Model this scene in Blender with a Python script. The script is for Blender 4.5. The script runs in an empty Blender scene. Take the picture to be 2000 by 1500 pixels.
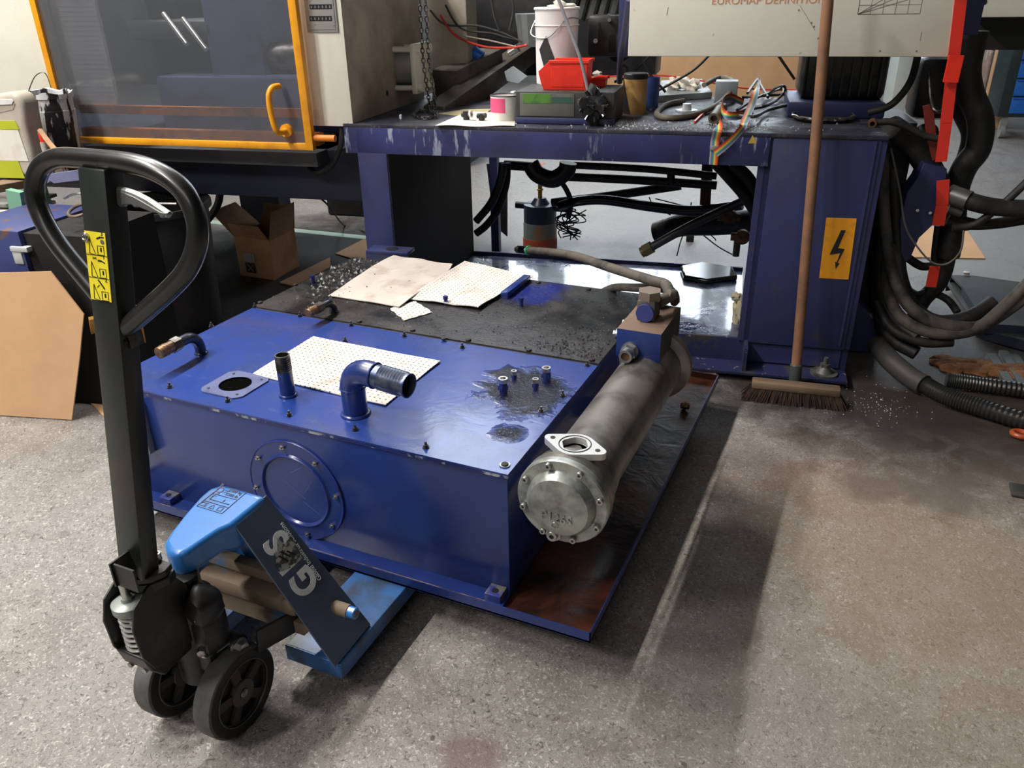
import bpy, bmesh, math, random
from mathutils import Vector, Matrix
random.seed(7)
V3 = Vector
SC = bpy.context.scene
COL = SC.collection
PI = math.pi

# ------------------------------------------------------------------ camera
RW = Matrix(((0.91216, -0.16754, 0.37403), (0.40951, 0.40917, -0.81541), (-0.01643, 0.89695, 0.44183)))
CAM = V3((0, 0, 1.5)); FPX = 1560.0
cd = bpy.data.cameras.new('camera'); cam = bpy.data.objects.new('camera', cd); COL.objects.link(cam)
cam.matrix_world = Matrix.Translation(CAM) @ RW.to_4x4()
cd.sensor_width = 36; cd.lens = FPX / 2000 * 36; cd.clip_end = 100; cd.clip_start = .05
SC.camera = cam

# ------------------------------------------------------------------ world, exposure
w = bpy.data.worlds.new('world'); SC.world = w; w.use_nodes = True
w.node_tree.nodes['Background'].inputs[0].default_value = (.75, .85, 1, 1)
w.node_tree.nodes['Background'].inputs[1].default_value = .05
SC.view_settings.view_transform = 'Standard'; SC.view_settings.look = 'None'
SC.view_settings.exposure = -0.05; SC.view_settings.gamma = 1
SC.view_settings.use_curve_mapping = False

# ------------------------------------------------------------------ frames and measuring helpers
ANG = math.radians(9.457)
U = V3((math.cos(ANG), math.sin(ANG), 0)); VV = V3((-math.sin(ANG), math.cos(ANG), 0))
MX = Matrix.Rotation(ANG, 4, 'Z')
def ray(px, py): return (RW @ V3(((px - 1000) / FPX, -(py - 750) / FPX, -1))).normalized()
def PL(px, py, P0, n):
    r = ray(px, py); return CAM + r * ((V3(P0) - CAM).dot(n) / r.dot(n))
def Pz(px, py, z): return PL(px, py, (0, 0, z), V3((0, 0, 1)))
def Px(px, py, x): return PL(px, py, (x, 0, 0), V3((1, 0, 0)))
def Py(px, py, y): return PL(px, py, (0, y, 0), V3((0, 1, 0)))
def Pv(px, py, v): return PL(px, py, VV * v, VV)
def Pu(px, py, u): return PL(px, py, U * u, U)
def M(u, v, z): return U * u + VV * v + V3((0, 0, z))
def um(P): return V3((P.dot(U), P.dot(VV), P.z))

# ------------------------------------------------------------------ lights
def area(name, loc, sx, sy, power, col=(1, .96, .9), rot=(0, 0, 0), parent=None):
    l = bpy.data.lights.new(name, 'AREA'); l.shape = 'RECTANGLE'; l.size = sx; l.size_y = sy; l.energy = power; l.color = col
    o = bpy.data.objects.new(name, l); COL.objects.link(o); o.location = loc; o.rotation_euler = rot
    return o
LAMPS = [(-3.7, -2.6), (-3.7, -.3), (-3.7, 2.0), (-3.9, 4.4)]
LPOW = 235
WINE = 9.0      # strength of the daylight windows in the far wall

# ------------------------------------------------------------------ materials
def nd(nt, t, **k):
    n = nt.nodes.new(t)
    for a, b in k.items():
        if a in n.inputs: n.inputs[a].default_value = b
        else: setattr(n, a, b)
    return n
def mixc(nt, fac, a, b, mode='MIX'):
    m = nt.nodes.new('ShaderNodeMix'); m.data_type = 'RGBA'; m.blend_type = mode
    for i, x in ((0, fac), (6, a), (7, b)):
        if hasattr(x, 'node'): nt.links.new(x, m.inputs[i])
        elif i == 0: m.inputs[0].default_value = x
        else: m.inputs[i].default_value = (*x, 1) if len(x) == 3 else x
    return m.outputs[2]
def ramp(nt, fac, lo, hi):
    r = nt.nodes.new('ShaderNodeMapRange'); r.inputs[1].default_value = lo; r.inputs[2].default_value = hi
    nt.links.new(fac, r.inputs[0]); r.clamp = True; return r.outputs[0]
def math_(nt, op, a, b=None):
    m = nt.nodes.new('ShaderNodeMath'); m.operation = op
    for i, x in ((0, a), (1, b)):
        if x is None: continue
        if hasattr(x, 'node'): nt.links.new(x, m.inputs[i])
        else: m.inputs[i].default_value = x
    return m.outputs[0]
def coord(nt, scale=(1, 1, 1)):
    tc = nt.nodes.new('ShaderNodeTexCoord'); mp = nt.nodes.new('ShaderNodeMapping')
    mp.inputs['Scale'].default_value = scale; nt.links.new(tc.outputs['Object'], mp.inputs[0]); return mp.outputs[0]
def noise(nt, co, scale, detail=4, rough=.55, dist=0):
    n = nd(nt, 'ShaderNodeTexNoise', Scale=scale, Detail=detail, Roughness=rough, Distortion=dist)
    nt.links.new(co, n.inputs['Vector']); return n.outputs['Fac']
def blob(nt, co, c, r, soft, nz, amt):
    """mask of a stain with an uneven edge round the point c"""
    d = nt.nodes.new('ShaderNodeVectorMath'); d.operation = 'DISTANCE'; nt.links.new(co, d.inputs[0]); d.inputs[1].default_value = c
    a = math_(nt, 'ADD', d.outputs['Value'], math_(nt, 'MULTIPLY', math_(nt, 'SUBTRACT', nz, .5), amt))
    return ramp(nt, a, r + soft, r - soft)
def bumpn(nt, h, strength, dist=.002, prev=None):
    b = nd(nt, 'ShaderNodeBump', Strength=strength, Distance=dist); nt.links.new(h, b.inputs['Height'])
    if prev: nt.links.new(prev, b.inputs['Normal'])
    return b.outputs[0]
MATS = {}
def newmat(name):
    m = bpy.data.materials.new(name); m.use_nodes = True; nt = m.node_tree
    return m, nt, nt.nodes['Principled BSDF']
def pm(name, col, rough=.5, metal=0, col2=None, scale=6, thr=(.5, .65), r2=None, bump=0, bs=60, coat=0, stretch=(1, 1, 1), col3=None, s3=40, t3=(.62, .7)):
    if name in MATS: return MATS[name]
    m, nt, p = newmat(name)
    p.inputs['Base Color'].default_value = (*col, 1); p.inputs['Roughness'].default_value = rough; p.inputs['Metallic'].default_value = metal
    p.inputs['Coat Weight'].default_value = coat; p.inputs['Coat Roughness'].default_value = .12
    co = coord(nt, stretch); c = (*col, 1)
    if col2 is None: col2 = tuple(x * .8 for x in col); thr = (.35, .75)
    f = ramp(nt, noise(nt, co, scale, 6, .6), *thr)
    out = mixc(nt, f, c, col2)
    if r2 is not None: nt.links.new(ramp2(nt, f, rough, r2), p.inputs['Roughness'])
    if col3 is not None:
        out = mixc(nt, ramp(nt, noise(nt, co, s3, 3), *t3), out, col3)
    nt.links.new(out, p.inputs['Base Color'])
    if bump: nt.links.new(bumpn(nt, noise(nt, co, bs, 3), bump), p.inputs['Normal'])
    MATS[name] = m; return m
def ramp2(nt, f, a, b):
    r = nt.nodes.new('ShaderNodeMapRange'); r.inputs[3].default_value = a; r.inputs[4].default_value = b; nt.links.new(f, r.inputs[0]); return r.outputs[0]

BLUE = (.020, .036, .235)
blue = pm('tank_blue_paint', (.018, .040, .19), .28, 0, (.014, .03, .14), 5, (.4, .7), coat=.3, bump=.05, bs=8)
mblue = pm('machine_blue_paint', (.030, .038, .125), .45, 0, (.025, .028, .07), 3, (.45, .75), bump=.06, bs=12, col3=(.05, .05, .07), s3=9, t3=(.6, .72))
jblue = pm('jack_blue_paint', (.03, .17, .50), .33, 0, (.05, .10, .2), 14, (.55, .72), coat=.3)
jgrey = pm('jack_gusset_paint', (.085, .115, .19), .45, 0, (.06, .07, .09), 6, (.4, .7), bump=.05)
jdust = pm('jack_dusty_paint', (.17, .125, .085), .8, 0, (.05, .16, .36), 7, (.58, .7))
black = pm('black_paint', (.012, .012, .012), .3, 0, (.03, .026, .022), 8, (.5, .7), coat=.2)
gblack = pm('greasy_black_steel', (.012, .011, .010), .42, 0, (.05, .04, .03), 10, (.55, .75), bump=.3, bs=30)
mastm = pm('mast_dark_paint', (.012, .017, .015), .36, 0, (.028, .022, .018), 5, (.45, .7), coat=.15)
rubber = pm('black_rubber', (.012, .012, .012), .55, 0, (.03, .03, .03), 10)
hoserub = pm('dusty_hose', (.10, .085, .07), .7, 0, (.03, .028, .025), 12, (.45, .65), bump=.2)
greyrub = pm('grey_tyre', (.10, .10, .098), .7, 0, (.06, .055, .05), 25, (.4, .7), bump=.15)
steel = pm('bright_steel', (.62, .60, .57), .28, 1, (.35, .32, .28), 20, (.5, .7))
zinc = pm('zinc_steel', (.45, .45, .44), .4, 1, (.2, .18, .16), 25, (.55, .7))
dsteel = pm('dark_steel', (.16, .15, .14), .42, 1, (.05, .045, .04), 18, (.45, .65))
alu = pm('cast_aluminium', (.46, .48, .45), .42, .75, (.16, .16, .15), 14, (.42, .68), bump=.35, bs=45, col3=(.42, .46, .43), s3=9, t3=(.6, .68))
aluold = pm('stained_aluminium', (.30, .285, .26), .42, .75, (.10, .09, .08), 8, (.42, .68), bump=.3, bs=25, col3=(.33, .32, .3), s3=5, t3=(.55, .68))
rust = pm('rust', (.16, .06, .022), .85, 0, (.05, .03, .02), 20, (.4, .6), bump=.5)
copper = pm('corroded_brass', (.28, .17, .10), .45, .8, (.10, .07, .05), 30, (.45, .65))
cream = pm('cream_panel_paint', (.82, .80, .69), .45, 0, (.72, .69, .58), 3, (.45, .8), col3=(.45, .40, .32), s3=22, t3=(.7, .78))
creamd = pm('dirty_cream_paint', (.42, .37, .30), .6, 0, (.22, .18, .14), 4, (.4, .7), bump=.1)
yellow = pm('yellow_door_paint', (.85, .36, .012), .38, 0, (.7, .27, .01), 8, coat=.2, col3=(.35, .13, .01), s3=60, t3=(.7, .75))
orange = pm('orange_rail_paint', (.75, .22, .012), .5, 0, (.3, .10, .02), 8, (.45, .65))
card = pm('cardboard', (.66, .40, .22), .85, 0, (.58, .34, .18), 3, (.4, .7), bump=.08, bs=120)
cardd = pm('old_cardboard', (.42, .23, .12), .85, 0, (.25, .13, .07), 6, (.45, .65), bump=.2, bs=40)
wood = pm('old_wood', (.42, .24, .12), .7, 0, (.25, .13, .06), 10, (.4, .65), bump=.3, bs=30, stretch=(1, 1, .15))
woodg = pm('grimy_wood', (.20, .135, .085), .8, 0, (.07, .05, .035), 9, (.4, .65), bump=.4, bs=30, stretch=(.2, 1, 1))
bristle = pm('brush_bristles', (.05, .025, .015), .9, 0, (.02, .012, .01), 60, (.4, .6), stretch=(1, 1, .1))
white = pm('white_plastic', (.75, .74, .72), .45, 0, (.62, .60, .58), 6)
whitep = pm('white_paint_tin', (.72, .72, .74), .5, 0, (.015, .013, .012), 11, (.50, .53), stretch=(2.0, 2.0, .4))
cans = pm('bucket_white', (.76, .75, .76), .4, 0, (.5, .46, .44), 5, (.55, .75))
redp = pm('red_plastic', (.85, .035, .012), .42, 0, (.7, .02, .01), 6)
redd = pm('dusty_red_strap', (.65, .03, .012), .55, 0, (.12, .03, .02), 7, (.52, .75))
pink = pm('pink_label', (.80, .10, .24), .5)
tan = pm('tan_can', (.50, .29, .10), .5, 0, (.4, .2, .06), 5)
green = pm('green_paint', (.20, .42, .30), .6, 0, (.12, .25, .18), 6)
lime = pm('lime_label', (.52, .56, .03), .5)
paper = pm('paper', (.78, .74, .66), .8, 0, (.60, .50, .38), 9, (.5, .75))
jerry = pm('jerrycan_plastic', (.52, .47, .40), .55, 0, (.40, .34, .27), 6, (.45, .7))
ylabel = pm('yellow_sticker', (.88, .74, .03), .45, 0, (.8, .62, .02), 20)
osign = pm('orange_sign', (.88, .36, .01), .5, 0, (.72, .27, .01), 25, (.55, .7))
ink = pm('black_ink', (.012, .012, .015), .5)
navyink = pm('navy_ink', (.025, .02, .06), .5)
brownink = pm('peach_ink', (.72, .33, .17), .6)
lgrey = pm('light_grey_vinyl', (.42, .43, .42), .5, 0, (.30, .30, .30), 30)
trolley = pm('trolley_blue', (.015, .15, .62), .4)
turq = pm('turquoise_sheet', (.02, .62, .50), .5)
hole_dark = pm('painted_hole_dark', (.003, .003, .003), 1.0, 0, (.004, .004, .004)); hole_dark.node_tree.nodes['Principled BSDF'].inputs['Specular IOR Level'].default_value = 0  # flat black discs paint in the unlit depth of the holes
shade_black = pm('painted_shade_black', (.006, .006, .006), .75, 0, (.01, .009, .008), 6)  # shade of dark recesses put into a near-black colour
sand = pm('sawdust', (.30, .125, .045), .95, 0, (.17, .07, .03), 30, (.4, .6), bump=.8, bs=70)
greysheet = pm('grey_sheet_metal', (.10, .115, .11), .5, .3, (.06, .065, .06), 4, (.4, .7))
dgrey = pm('dark_grey_plastic', (.035, .035, .036), .5, 0, (.06, .055, .05), 8)
blackp = pm('matt_black_plastic', (.014, .014, .014), .55, 0, (.025, .022, .02), 5)
glassg = pm('display_panel', (.14, .145, .12), .35, 0, (.09, .095, .08), 8)
cloth = pm('white_rag', (.78, .72, .63), .9, 0, (.62, .54, .44), 12, bump=.4, bs=25)
glove = pm('beige_glove', (.62, .55, .36), .8, 0, (.5, .42, .25), 10, bump=.3, bs=25)
violet = pm('violet_film', (.20, .22, .38), .35)
chromeblue = pm('blue_steel_sleeve', (.05, .07, .30), .25, .6)
greenr = pm('green_ring', (.02, .4, .12), .5)
filler = pm('filler_grey', (.27, .27, .265), .6)
oily = pm('oily_swarf', (.10, .10, .11), .12, .5, (.35, .33, .30), 60, (.5, .6))

def mat_floor():
    m, nt, p = newmat('workshop_concrete'); gn_ = nt.nodes.new('ShaderNodeNewGeometry'); co = gn_.outputs['Position']
    n1 = noise(nt, co, 1.3, 6, .6); n2 = noise(nt, co, 7, 8, .65, .5); n3 = noise(nt, co, 80, 5, .65, 1.6); n4 = noise(nt, co, 42, 4, .65, 2.0)
    c = mixc(nt, ramp(nt, n2, .35, .68), (.17, .15, .135), (.29, .265, .24))
    c = mixc(nt, ramp(nt, n1, .35, .7), c, (.235, .23, .22))
    c = mixc(nt, math_(nt, 'MULTIPLY', ramp(nt, n3, .56, .64), .7), c, (.56, .53, .50))
    c = mixc(nt, math_(nt, 'MULTIPLY', ramp(nt, n3, .43, .38), .85), c, (.10, .08, .07))
    c = mixc(nt, math_(nt, 'MULTIPLY', ramp(nt, n4, .385, .34), .9), c, (.06, .05, .045))
    # floor patches: orange and brown tints, greasy dark, black and pale
    wx = noise(nt, co, 3, 4)
    def st(c, pt, r, soft, col, k, amt=.5, nz=None):
        f = blob(nt, co, pt, r, soft, nz or n2, amt)
        return mixc(nt, math_(nt, 'MULTIPLY', f, k), c, col)
    c = st(c, (.25, 2.2, 0), .35, .3, (.32, .21, .11), .35, .9)
    c = st(c, (-.05, 2.5, 0), .2, .25, (.32, .16, .10), .3, .8)
    c = st(c, (.5, 3.0, 0), .40, .25, (.08, .05, .04), .7, .9)
    c = st(c, (.25, 3.2, 0), .5, .25, (.035, .028, .025), .95, .6)
    c = st(c, (.8, 3.6, 0), .6, .3, (.035, .025, .02), .95, .8)
    c = st(c, (-.2, 3.2, 0), .28, .12, (.035, .03, .026), .9, .5)
    c = st(c, (.36, 2.55, 0), .12, .04, (.10, .08, .07), .7, .22)
    c = st(c, (.14, 2.52, 0), .1, .05, (.11, .09, .08), .6, .22)
    c = st(c, (-3.0, 4.0, 0), 1.0, .3, (.025, .025, .024), .9, .7)
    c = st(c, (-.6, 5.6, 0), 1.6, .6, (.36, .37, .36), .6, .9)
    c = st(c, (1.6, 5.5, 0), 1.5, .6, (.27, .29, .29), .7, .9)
    c = st(c, (-2.2, 3.2, 0), .8, .3, (.03, .03, .03), .8, .6)
    c = st(c, (-.6, 1.05, 0), .06, .02, (.12, .07, .06), .7, .14)
    c = st(c, (.75, 1.7, 0), .75, .5, (.25, .195, .14), .45, .8)
    c = st(c, (-.1, 1.5, 0), .25, .2, (.13, .12, .11), .35, .6)
    # cracks
    vo = nt.nodes.new('ShaderNodeTexVoronoi'); vo.feature = 'DISTANCE_TO_EDGE'; vo.inputs['Scale'].default_value = .55
    md = nt.nodes.new('ShaderNodeVectorMath'); md.operation = 'ADD'; nt.links.new(co, md.inputs[0])
    cn = nd(nt, 'ShaderNodeTexNoise', Scale=2.5, Detail=3.0); nt.links.new(co, cn.inputs['Vector']); nt.links.new(cn.outputs['Color'], md.inputs[1]); nt.links.new(md.outputs[0], vo.inputs['Vector'])
    c = mixc(nt, math_(nt, 'MULTIPLY', ramp(nt, vo.outputs['Distance'], .0028, .001), .35), c, (.09, .07, .06))
    nt.links.new(c, p.inputs['Base Color'])
    # damp, shinier concrete behind and below the machine
    sep = nt.nodes.new('ShaderNodeSeparateXYZ'); nt.links.new(co, sep.inputs[0])
    far = ramp(nt, sep.outputs['Y'], 2.6, 4.2)
    r = math_(nt, 'SUBTRACT', ramp2(nt, ramp(nt, n2, .3, .7), .50, .68), math_(nt, 'MULTIPLY', far, .18))
    nt.links.new(r, p.inputs['Roughness'])
    h = math_(nt, 'ADD', math_(nt, 'MULTIPLY', n3, .7), math_(nt, 'MULTIPLY', n4, .8))
    nt.links.new(bumpn(nt, h, .42, .006), p.inputs['Normal'])
    return m
floor_m = mat_floor()

def mat_plate():
    """glossy blue lid, worn and wet with oil round the sockets (object space = tank frame)"""
    m, nt, p = newmat('oily_blue_top_plate'); co = coord(nt)
    n1 = noise(nt, co, 7, 6, .6, .6); n2 = noise(nt, co, 30, 4, .6); n3 = noise(nt, co, 130, 3, .6)
    wet = blob(nt, co, (.54, .41, .38), .13, .02, n1, .30)
    wet2 = blob(nt, co, (.60, .17, .38), .035, .012, n1, .14)
    wet = math_(nt, 'MAXIMUM', wet, wet2)
    c = mixc(nt, ramp(nt, n1, .45, .7), (.018, .05, .26), (.022, .045, .18))
    c = mixc(nt, math_(nt, 'MULTIPLY', ramp(nt, noise(nt, coord(nt, (1, 3, 1)), 9, 6, .7), .6, .72), .35), c, (.12, .14, .30))
    c = mixc(nt, wet, c, (.006, .010, .03))
    nt.links.new(c, p.inputs['Base Color'])
    rr = math_(nt, 'SUBTRACT', ramp2(nt, n1, .18, .34), math_(nt, 'MULTIPLY', wet, .2))
    nt.links.new(rr, p.inputs['Roughness'])
    p.inputs['Coat Weight'].default_value = .5; p.inputs['Coat Roughness'].default_value = .1
    hh = math_(nt, 'MULTIPLY', n3, math_(nt, 'MULTIPLY', wet, 1.0))
    b = bumpn(nt, hh, .9, .008); bb = bumpn(nt, n1, .08, .01, b); nt.links.new(bb, p.inputs['Normal']); nt.links.new(bb, p.inputs['Coat Normal'])
    return m
plate_m = mat_plate()
def mat_lid():
    m, nt, p = newmat('grimy_lid'); co = coord(nt)
    n1 = noise(nt, co, 5, 6, .65, .5); n2 = noise(nt, co, 35, 5, .7); n3 = noise(nt, co, 110, 3, .6)
    bl = blob(nt, co, (.28, 1.18, .38), .10, .05, n1, .5)
    c = mixc(nt, ramp(nt, n1, .35, .65), (.012, .012, .014), (.045, .042, .043))
    c = mixc(nt, bl, c, (.014, .022, .16))
    c = mixc(nt, math_(nt, 'MULTIPLY', ramp(nt, n2, .62, .7), .5), c, (.16, .15, .14))
    c = mixc(nt, math_(nt, 'MULTIPLY', ramp(nt, n2, .40, .34), .9), c, (.008, .008, .008))
    nt.links.new(c, p.inputs['Base Color'])
    nt.links.new(ramp2(nt, ramp(nt, n1, .3, .7), .16, .42), p.inputs['Roughness'])
    nt.links.new(bumpn(nt, math_(nt, 'ADD', math_(nt, 'MULTIPLY', n2, .6), n3), .35, .004), p.inputs['Normal'])
    return m
lid_m = mat_lid()
def mat_pan(name, c1, c2, c3, rl, rh, bs):
    m, nt, p = newmat(name); co = coord(nt)
    n1 = noise(nt, co, 4, 6, .6, .8); n2 = noise(nt, co, bs, 3, .6, 1)
    c = mixc(nt, ramp(nt, n1, .4, .6), c1, c2); c = mixc(nt, ramp(nt, n2, .6, .7), c, c3)
    nt.links.new(c, p.inputs['Base Color']); nt.links.new(ramp2(nt, ramp(nt, n1, .4, .6), rl, rh), p.inputs['Roughness'])
    nt.links.new(bumpn(nt, math_(nt, 'ADD', n2, n1), .35, .01), p.inputs['Normal']); p.inputs['Coat Weight'].default_value = .6 if rl < .3 else 0; p.inputs['Coat Roughness'].default_value = .06
    return m
pan_m = mat_pan('oil_wet_blue_pan', (.03, .04, .12), (.14, .17, .27), (.02, .02, .03), .08, .4, 18)
tray_m = mat_pan('rusty_oil_tray', (.012, .005, .004), (.075, .018, .006), (.012, .006, .005), .3, .5, 9)
deck_m = mat_pan('greasy_deck', (.022, .024, .045), (.04, .04, .05), (.11, .10, .095), .35, .65, 40)
def mat_pad():
    m, nt, p = newmat('absorbent_felt'); co = coord(nt, (58, 58, 0))
    vo = nt.nodes.new('ShaderNodeTexVoronoi'); vo.inputs['Scale'].default_value = 1; vo.inputs['Randomness'].default_value = .12
    nt.links.new(co, vo.inputs['Vector'])
    co2 = coord(nt); n1 = noise(nt, co2, 8, 5, .6, .5)
    c = mixc(nt, ramp(nt, n1, .5, .75), (.66, .62, .58), (.48, .39, .34))
    c = mixc(nt, ramp(nt, vo.outputs['Distance'], .19, .14), c, (.12, .10, .09))
    nt.links.new(c, p.inputs['Base Color']); p.inputs['Roughness'].default_value = .95
    nt.links.new(bumpn(nt, noise(nt, co2, 25, 4), .5, .006), p.inputs['Normal'])
    return m
pad_m = mat_pad()
pad2_m = pm('soiled_felt', (.60, .54, .49), .95, 0, (.42, .33, .27), 9, (.5, .72), bump=.5, bs=22, col3=(.2, .15, .12), s3=25, t3=(.7, .74))
def mat_beam():
    """blue machine paint with pale dried drips running down from the top edge"""
    m, nt, p = newmat('drip_stained_blue'); co = coord(nt)
    n1 = noise(nt, co, 4, 5, .6); sx = coord(nt, (26, 1, 5)); d = noise(nt, sx, 1, 4, .6)
    big = noise(nt, coord(nt, (3.2, 1, .6)), 1, 2, .5)
    c = mixc(nt, ramp(nt, n1, .4, .7), (.033, .04, .15), (.022, .024, .065))
    f = math_(nt, 'MULTIPLY', ramp(nt, d, .54, .60), ramp(nt, big, .47, .55))
    c = mixc(nt, math_(nt, 'MULTIPLY', f, .8), c, (.32, .36, .46))
    nt.links.new(c, p.inputs['Base Color']); p.inputs['Roughness'].default_value = .4
    return m
beam_m = mat_beam()
def mat_emit(name, col, s):
    m, nt, p = newmat(name); p.inputs['Emission Color'].default_value = (*col, 1); p.inputs['Emission Strength'].default_value = s
    p.inputs['Base Color'].default_value = (.8, .8, .8, 1); return m
def mat_glass():
    m, nt, p = newmat('scratched_polycarbonate'); nt.nodes.remove(p)
    o = nt.nodes['Material Output']; tr = nd(nt, 'ShaderNodeBsdfTransparent'); tr.inputs[0].default_value = (.80, .81, .84, 1)
    gl = nd(nt, 'ShaderNodeBsdfGlossy', Roughness=.12); gl.inputs[0].default_value = (.8, .8, .8, 1)
    df = nd(nt, 'ShaderNodeBsdfDiffuse'); df.inputs[0].default_value = (.42, .45, .5, 1)
    m1 = nt.nodes.new('ShaderNodeMixShader'); m1.inputs[0].default_value = .13; nt.links.new(tr.outputs[0], m1.inputs[1]); nt.links.new(df.outputs[0], m1.inputs[2])
    fr = nd(nt, 'ShaderNodeFresnel', IOR=1.45); m2 = nt.nodes.new('ShaderNodeMixShader'); nt.links.new(fr.outputs[0], m2.inputs[0])
    nt.links.new(m1.outputs[0], m2.inputs[1]); nt.links.new(gl.outputs[0], m2.inputs[2]); nt.links.new(m2.outputs[0], o.inputs[0]); return m
glass_m = mat_glass()
def mat_ribbon():
    m, nt, p = newmat('rainbow_ribbon'); tc = nt.nodes.new('ShaderNodeUVMap'); s = nt.nodes.new('ShaderNodeSeparateXYZ'); nt.links.new(tc.outputs[0], s.inputs[0])
    r = nt.nodes.new('ShaderNodeValToRGB'); nt.links.new(s.outputs[0], r.inputs[0]); e = r.color_ramp; e.interpolation = 'CONSTANT'
    cols = [(.35, .05, .02), (.7, .08, .03), (.8, .25, .05), (.75, .55, .1), (.1, .4, .15), (.03, .18, .4), (.25, .2, .3), (.4, .4, .4)]
    e.elements[0].color = (*cols[0], 1); e.elements[1].position = .125; e.elements[1].color = (*cols[1], 1)
    for i in range(2, 8): x = e.elements.new(i / 8); x.color = (*cols[i], 1)
    nt.links.new(r.outputs[0], p.inputs['Base Color']); p.inputs['Roughness'].default_value = .5; return m
ribbon_m = mat_ribbon()

# ------------------------------------------------------------------ mesh building
def smooth_path(pts, sub=6, closed=False):
    pts = [V3(p) for p in pts]; n = len(pts); out = []
    if n < 3 and not closed: return pts
    rng = range(n if closed else n - 1)
    for i in rng:
        if closed: p0, p1, p2, p3 = pts[(i - 1) % n], pts[i], pts[(i + 1) % n], pts[(i + 2) % n]
        else: p0, p1, p2, p3 = pts[max(i - 1, 0)], pts[i], pts[i + 1], pts[min(i + 2, n - 1)]
        for k in range(sub):
            t = k / sub
            out.append(.5 * ((2 * p1) + (p2 - p0) * t + (2 * p0 - 5 * p1 + 4 * p2 - p3) * t * t + (3 * p1 - p0 - 3 * p2 + p3) * t ** 3))
    if not closed: out.append(pts[-1])
    return out
class MB:
    def __init__(s, xf=None): s.bm = bmesh.new(); s.xf = xf; s.mi = 0; s.uv = None
    def nv(s, p):
        p = V3(p); return s.bm.verts.new(s.xf @ p if s.xf else p)
    def f(s, vs):
        try:
            fc = s.bm.faces.new(vs); fc.material_index = s.mi; fc.smooth = True; return fc
        except ValueError: return None
    def box(s, x0, x1, y0, y1, z0, z1, bev=0, seg=2):
        vs = [s.nv((x, y, z)) for z in (z0, z1) for x, y in ((x0, y0), (x1, y0), (x1, y1), (x0, y1))]
        fs = [s.f([vs[i] for i in q]) for q in ((3, 2, 1, 0), (4, 5, 6, 7), (0, 1, 5, 4), (1, 2, 6, 5), (2, 3, 7, 6), (3, 0, 4, 7))]
        if bev:
            es = {e for f_ in fs if f_ for e in f_.edges}
            bmesh.ops.bevel(s.bm, geom=list(es), offset=bev, segments=seg, affect='EDGES', profile=.5, clamp_overlap=True)
        return s
    def cbox(s, c, sz, rot=None, bev=0):
        old = s.xf; m = Matrix.Translation(V3(c)) @ (rot.to_4x4() if rot else Matrix.Identity(4)); s.xf = (old @ m) if old else m
        s.box(-sz[0] / 2, sz[0] / 2, -sz[1] / 2, sz[1] / 2, -sz[2] / 2, sz[2] / 2, bev); s.xf = old; return s
    def beam(s, p0, p1, w, h, up=(0, 0, 1), bev=0):
        p0, p1 = V3(p0), V3(p1); d = (p1 - p0); L = d.length; d.normalize(); u = V3(up); sd = d.cross(u).normalized(); u = sd.cross(d)
        R = Matrix((sd, d, u)).transposed(); return s.cbox((p0 + p1) / 2, (w, L, h), R, bev)
    def lathe(s, prof, p0, p1, n=32, arc=None):
        """prof: (radius, distance along p0->p1 axis)"""
        p0, p1 = V3(p0), V3(p1); d = (p1 - p0).normalized(); a = d.orthogonal().normalized(); b = d.cross(a)
        rings = []
        for r, t in prof:
            if r < 1e-6: rings.append([s.nv(p0 + d * t)])
            else: rings.append([s.nv(p0 + d * t + (a * math.cos(2 * PI * i / n) + b * math.sin(2 * PI * i / n)) * r) for i in range(n)])
        for A, B in zip(rings, rings[1:]):
            for i in range(n):
                j = (i + 1) % n
                if len(A) == 1 and len(B) == 1: continue
                if len(A) == 1: s.f([A[0], B[i], B[j]][::-1])
                elif len(B) == 1: s.f([A[i], A[j], B[0]])
                else: s.f([A[i], A[j], B[j], B[i]])
        return s
    def cyl(s, p0, p1, r, r1=None, n=24, ch=0):
        L = (V3(p1) - V3(p0)).length; r1 = r if r1 is None else r1
        if ch: pr = [(0, 0), (r - ch, 0), (r, ch), (r1, L - ch), (r1 - ch, L), (0, L)]
        else: pr = [(0, 0), (r, 0), (r1, L), (0, L)]
        return s.lathe(pr, p0, p1, n)
    def pipe(s, p0, p1, ro, ri, n=24):
        L = (V3(p1) - V3(p0)).length
        return s.lathe([(ri, L * .2), (ri, 0), (ro, 0), (ro, L), (ri, L), (ri, L * .2), (0, L * .2)], p0, p1, n)
    def tube(s, pts, r, n=12, closed=False, sub=6, rad=None, caps=True):
        pts = smooth_path(pts, sub, closed); m = len(pts); rings = []; prev = None
        for i, p in enumerate(pts):
            q0 = pts[(i - 1) % m] if (closed or i > 0) else pts[0]; q1 = pts[(i + 1) % m] if (closed or i < m - 1) else pts[-1]
            t = (q1 - q0).normalized()
            if prev is None: a = t.orthogonal().normalized()
            else: a = (prev - t * prev.dot(t)).normalized()
            prev = a; b = t.cross(a); rr = rad(i / max(1, m - 1)) if rad else r
            rings.append([s.nv(p + (a * math.cos(2 * PI * k / n) + b * math.sin(2 * PI * k / n)) * rr) for k in range(n)])
        for i in range(m if closed else m - 1):
            A, B = rings[i], rings[(i + 1) % m]
            sh = 0
            if closed and i == m - 1:
                sh = min(range(n), key=lambda q: (A[0].co - B[q].co).length)
            for k in range(n): s.f([A[k], A[(k + 1) % n], B[(k + 1 + sh) % n], B[(k + sh) % n]])
        if not closed and caps: s.f(rings[0][::-1]); s.f(rings[-1])
        return s
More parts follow.
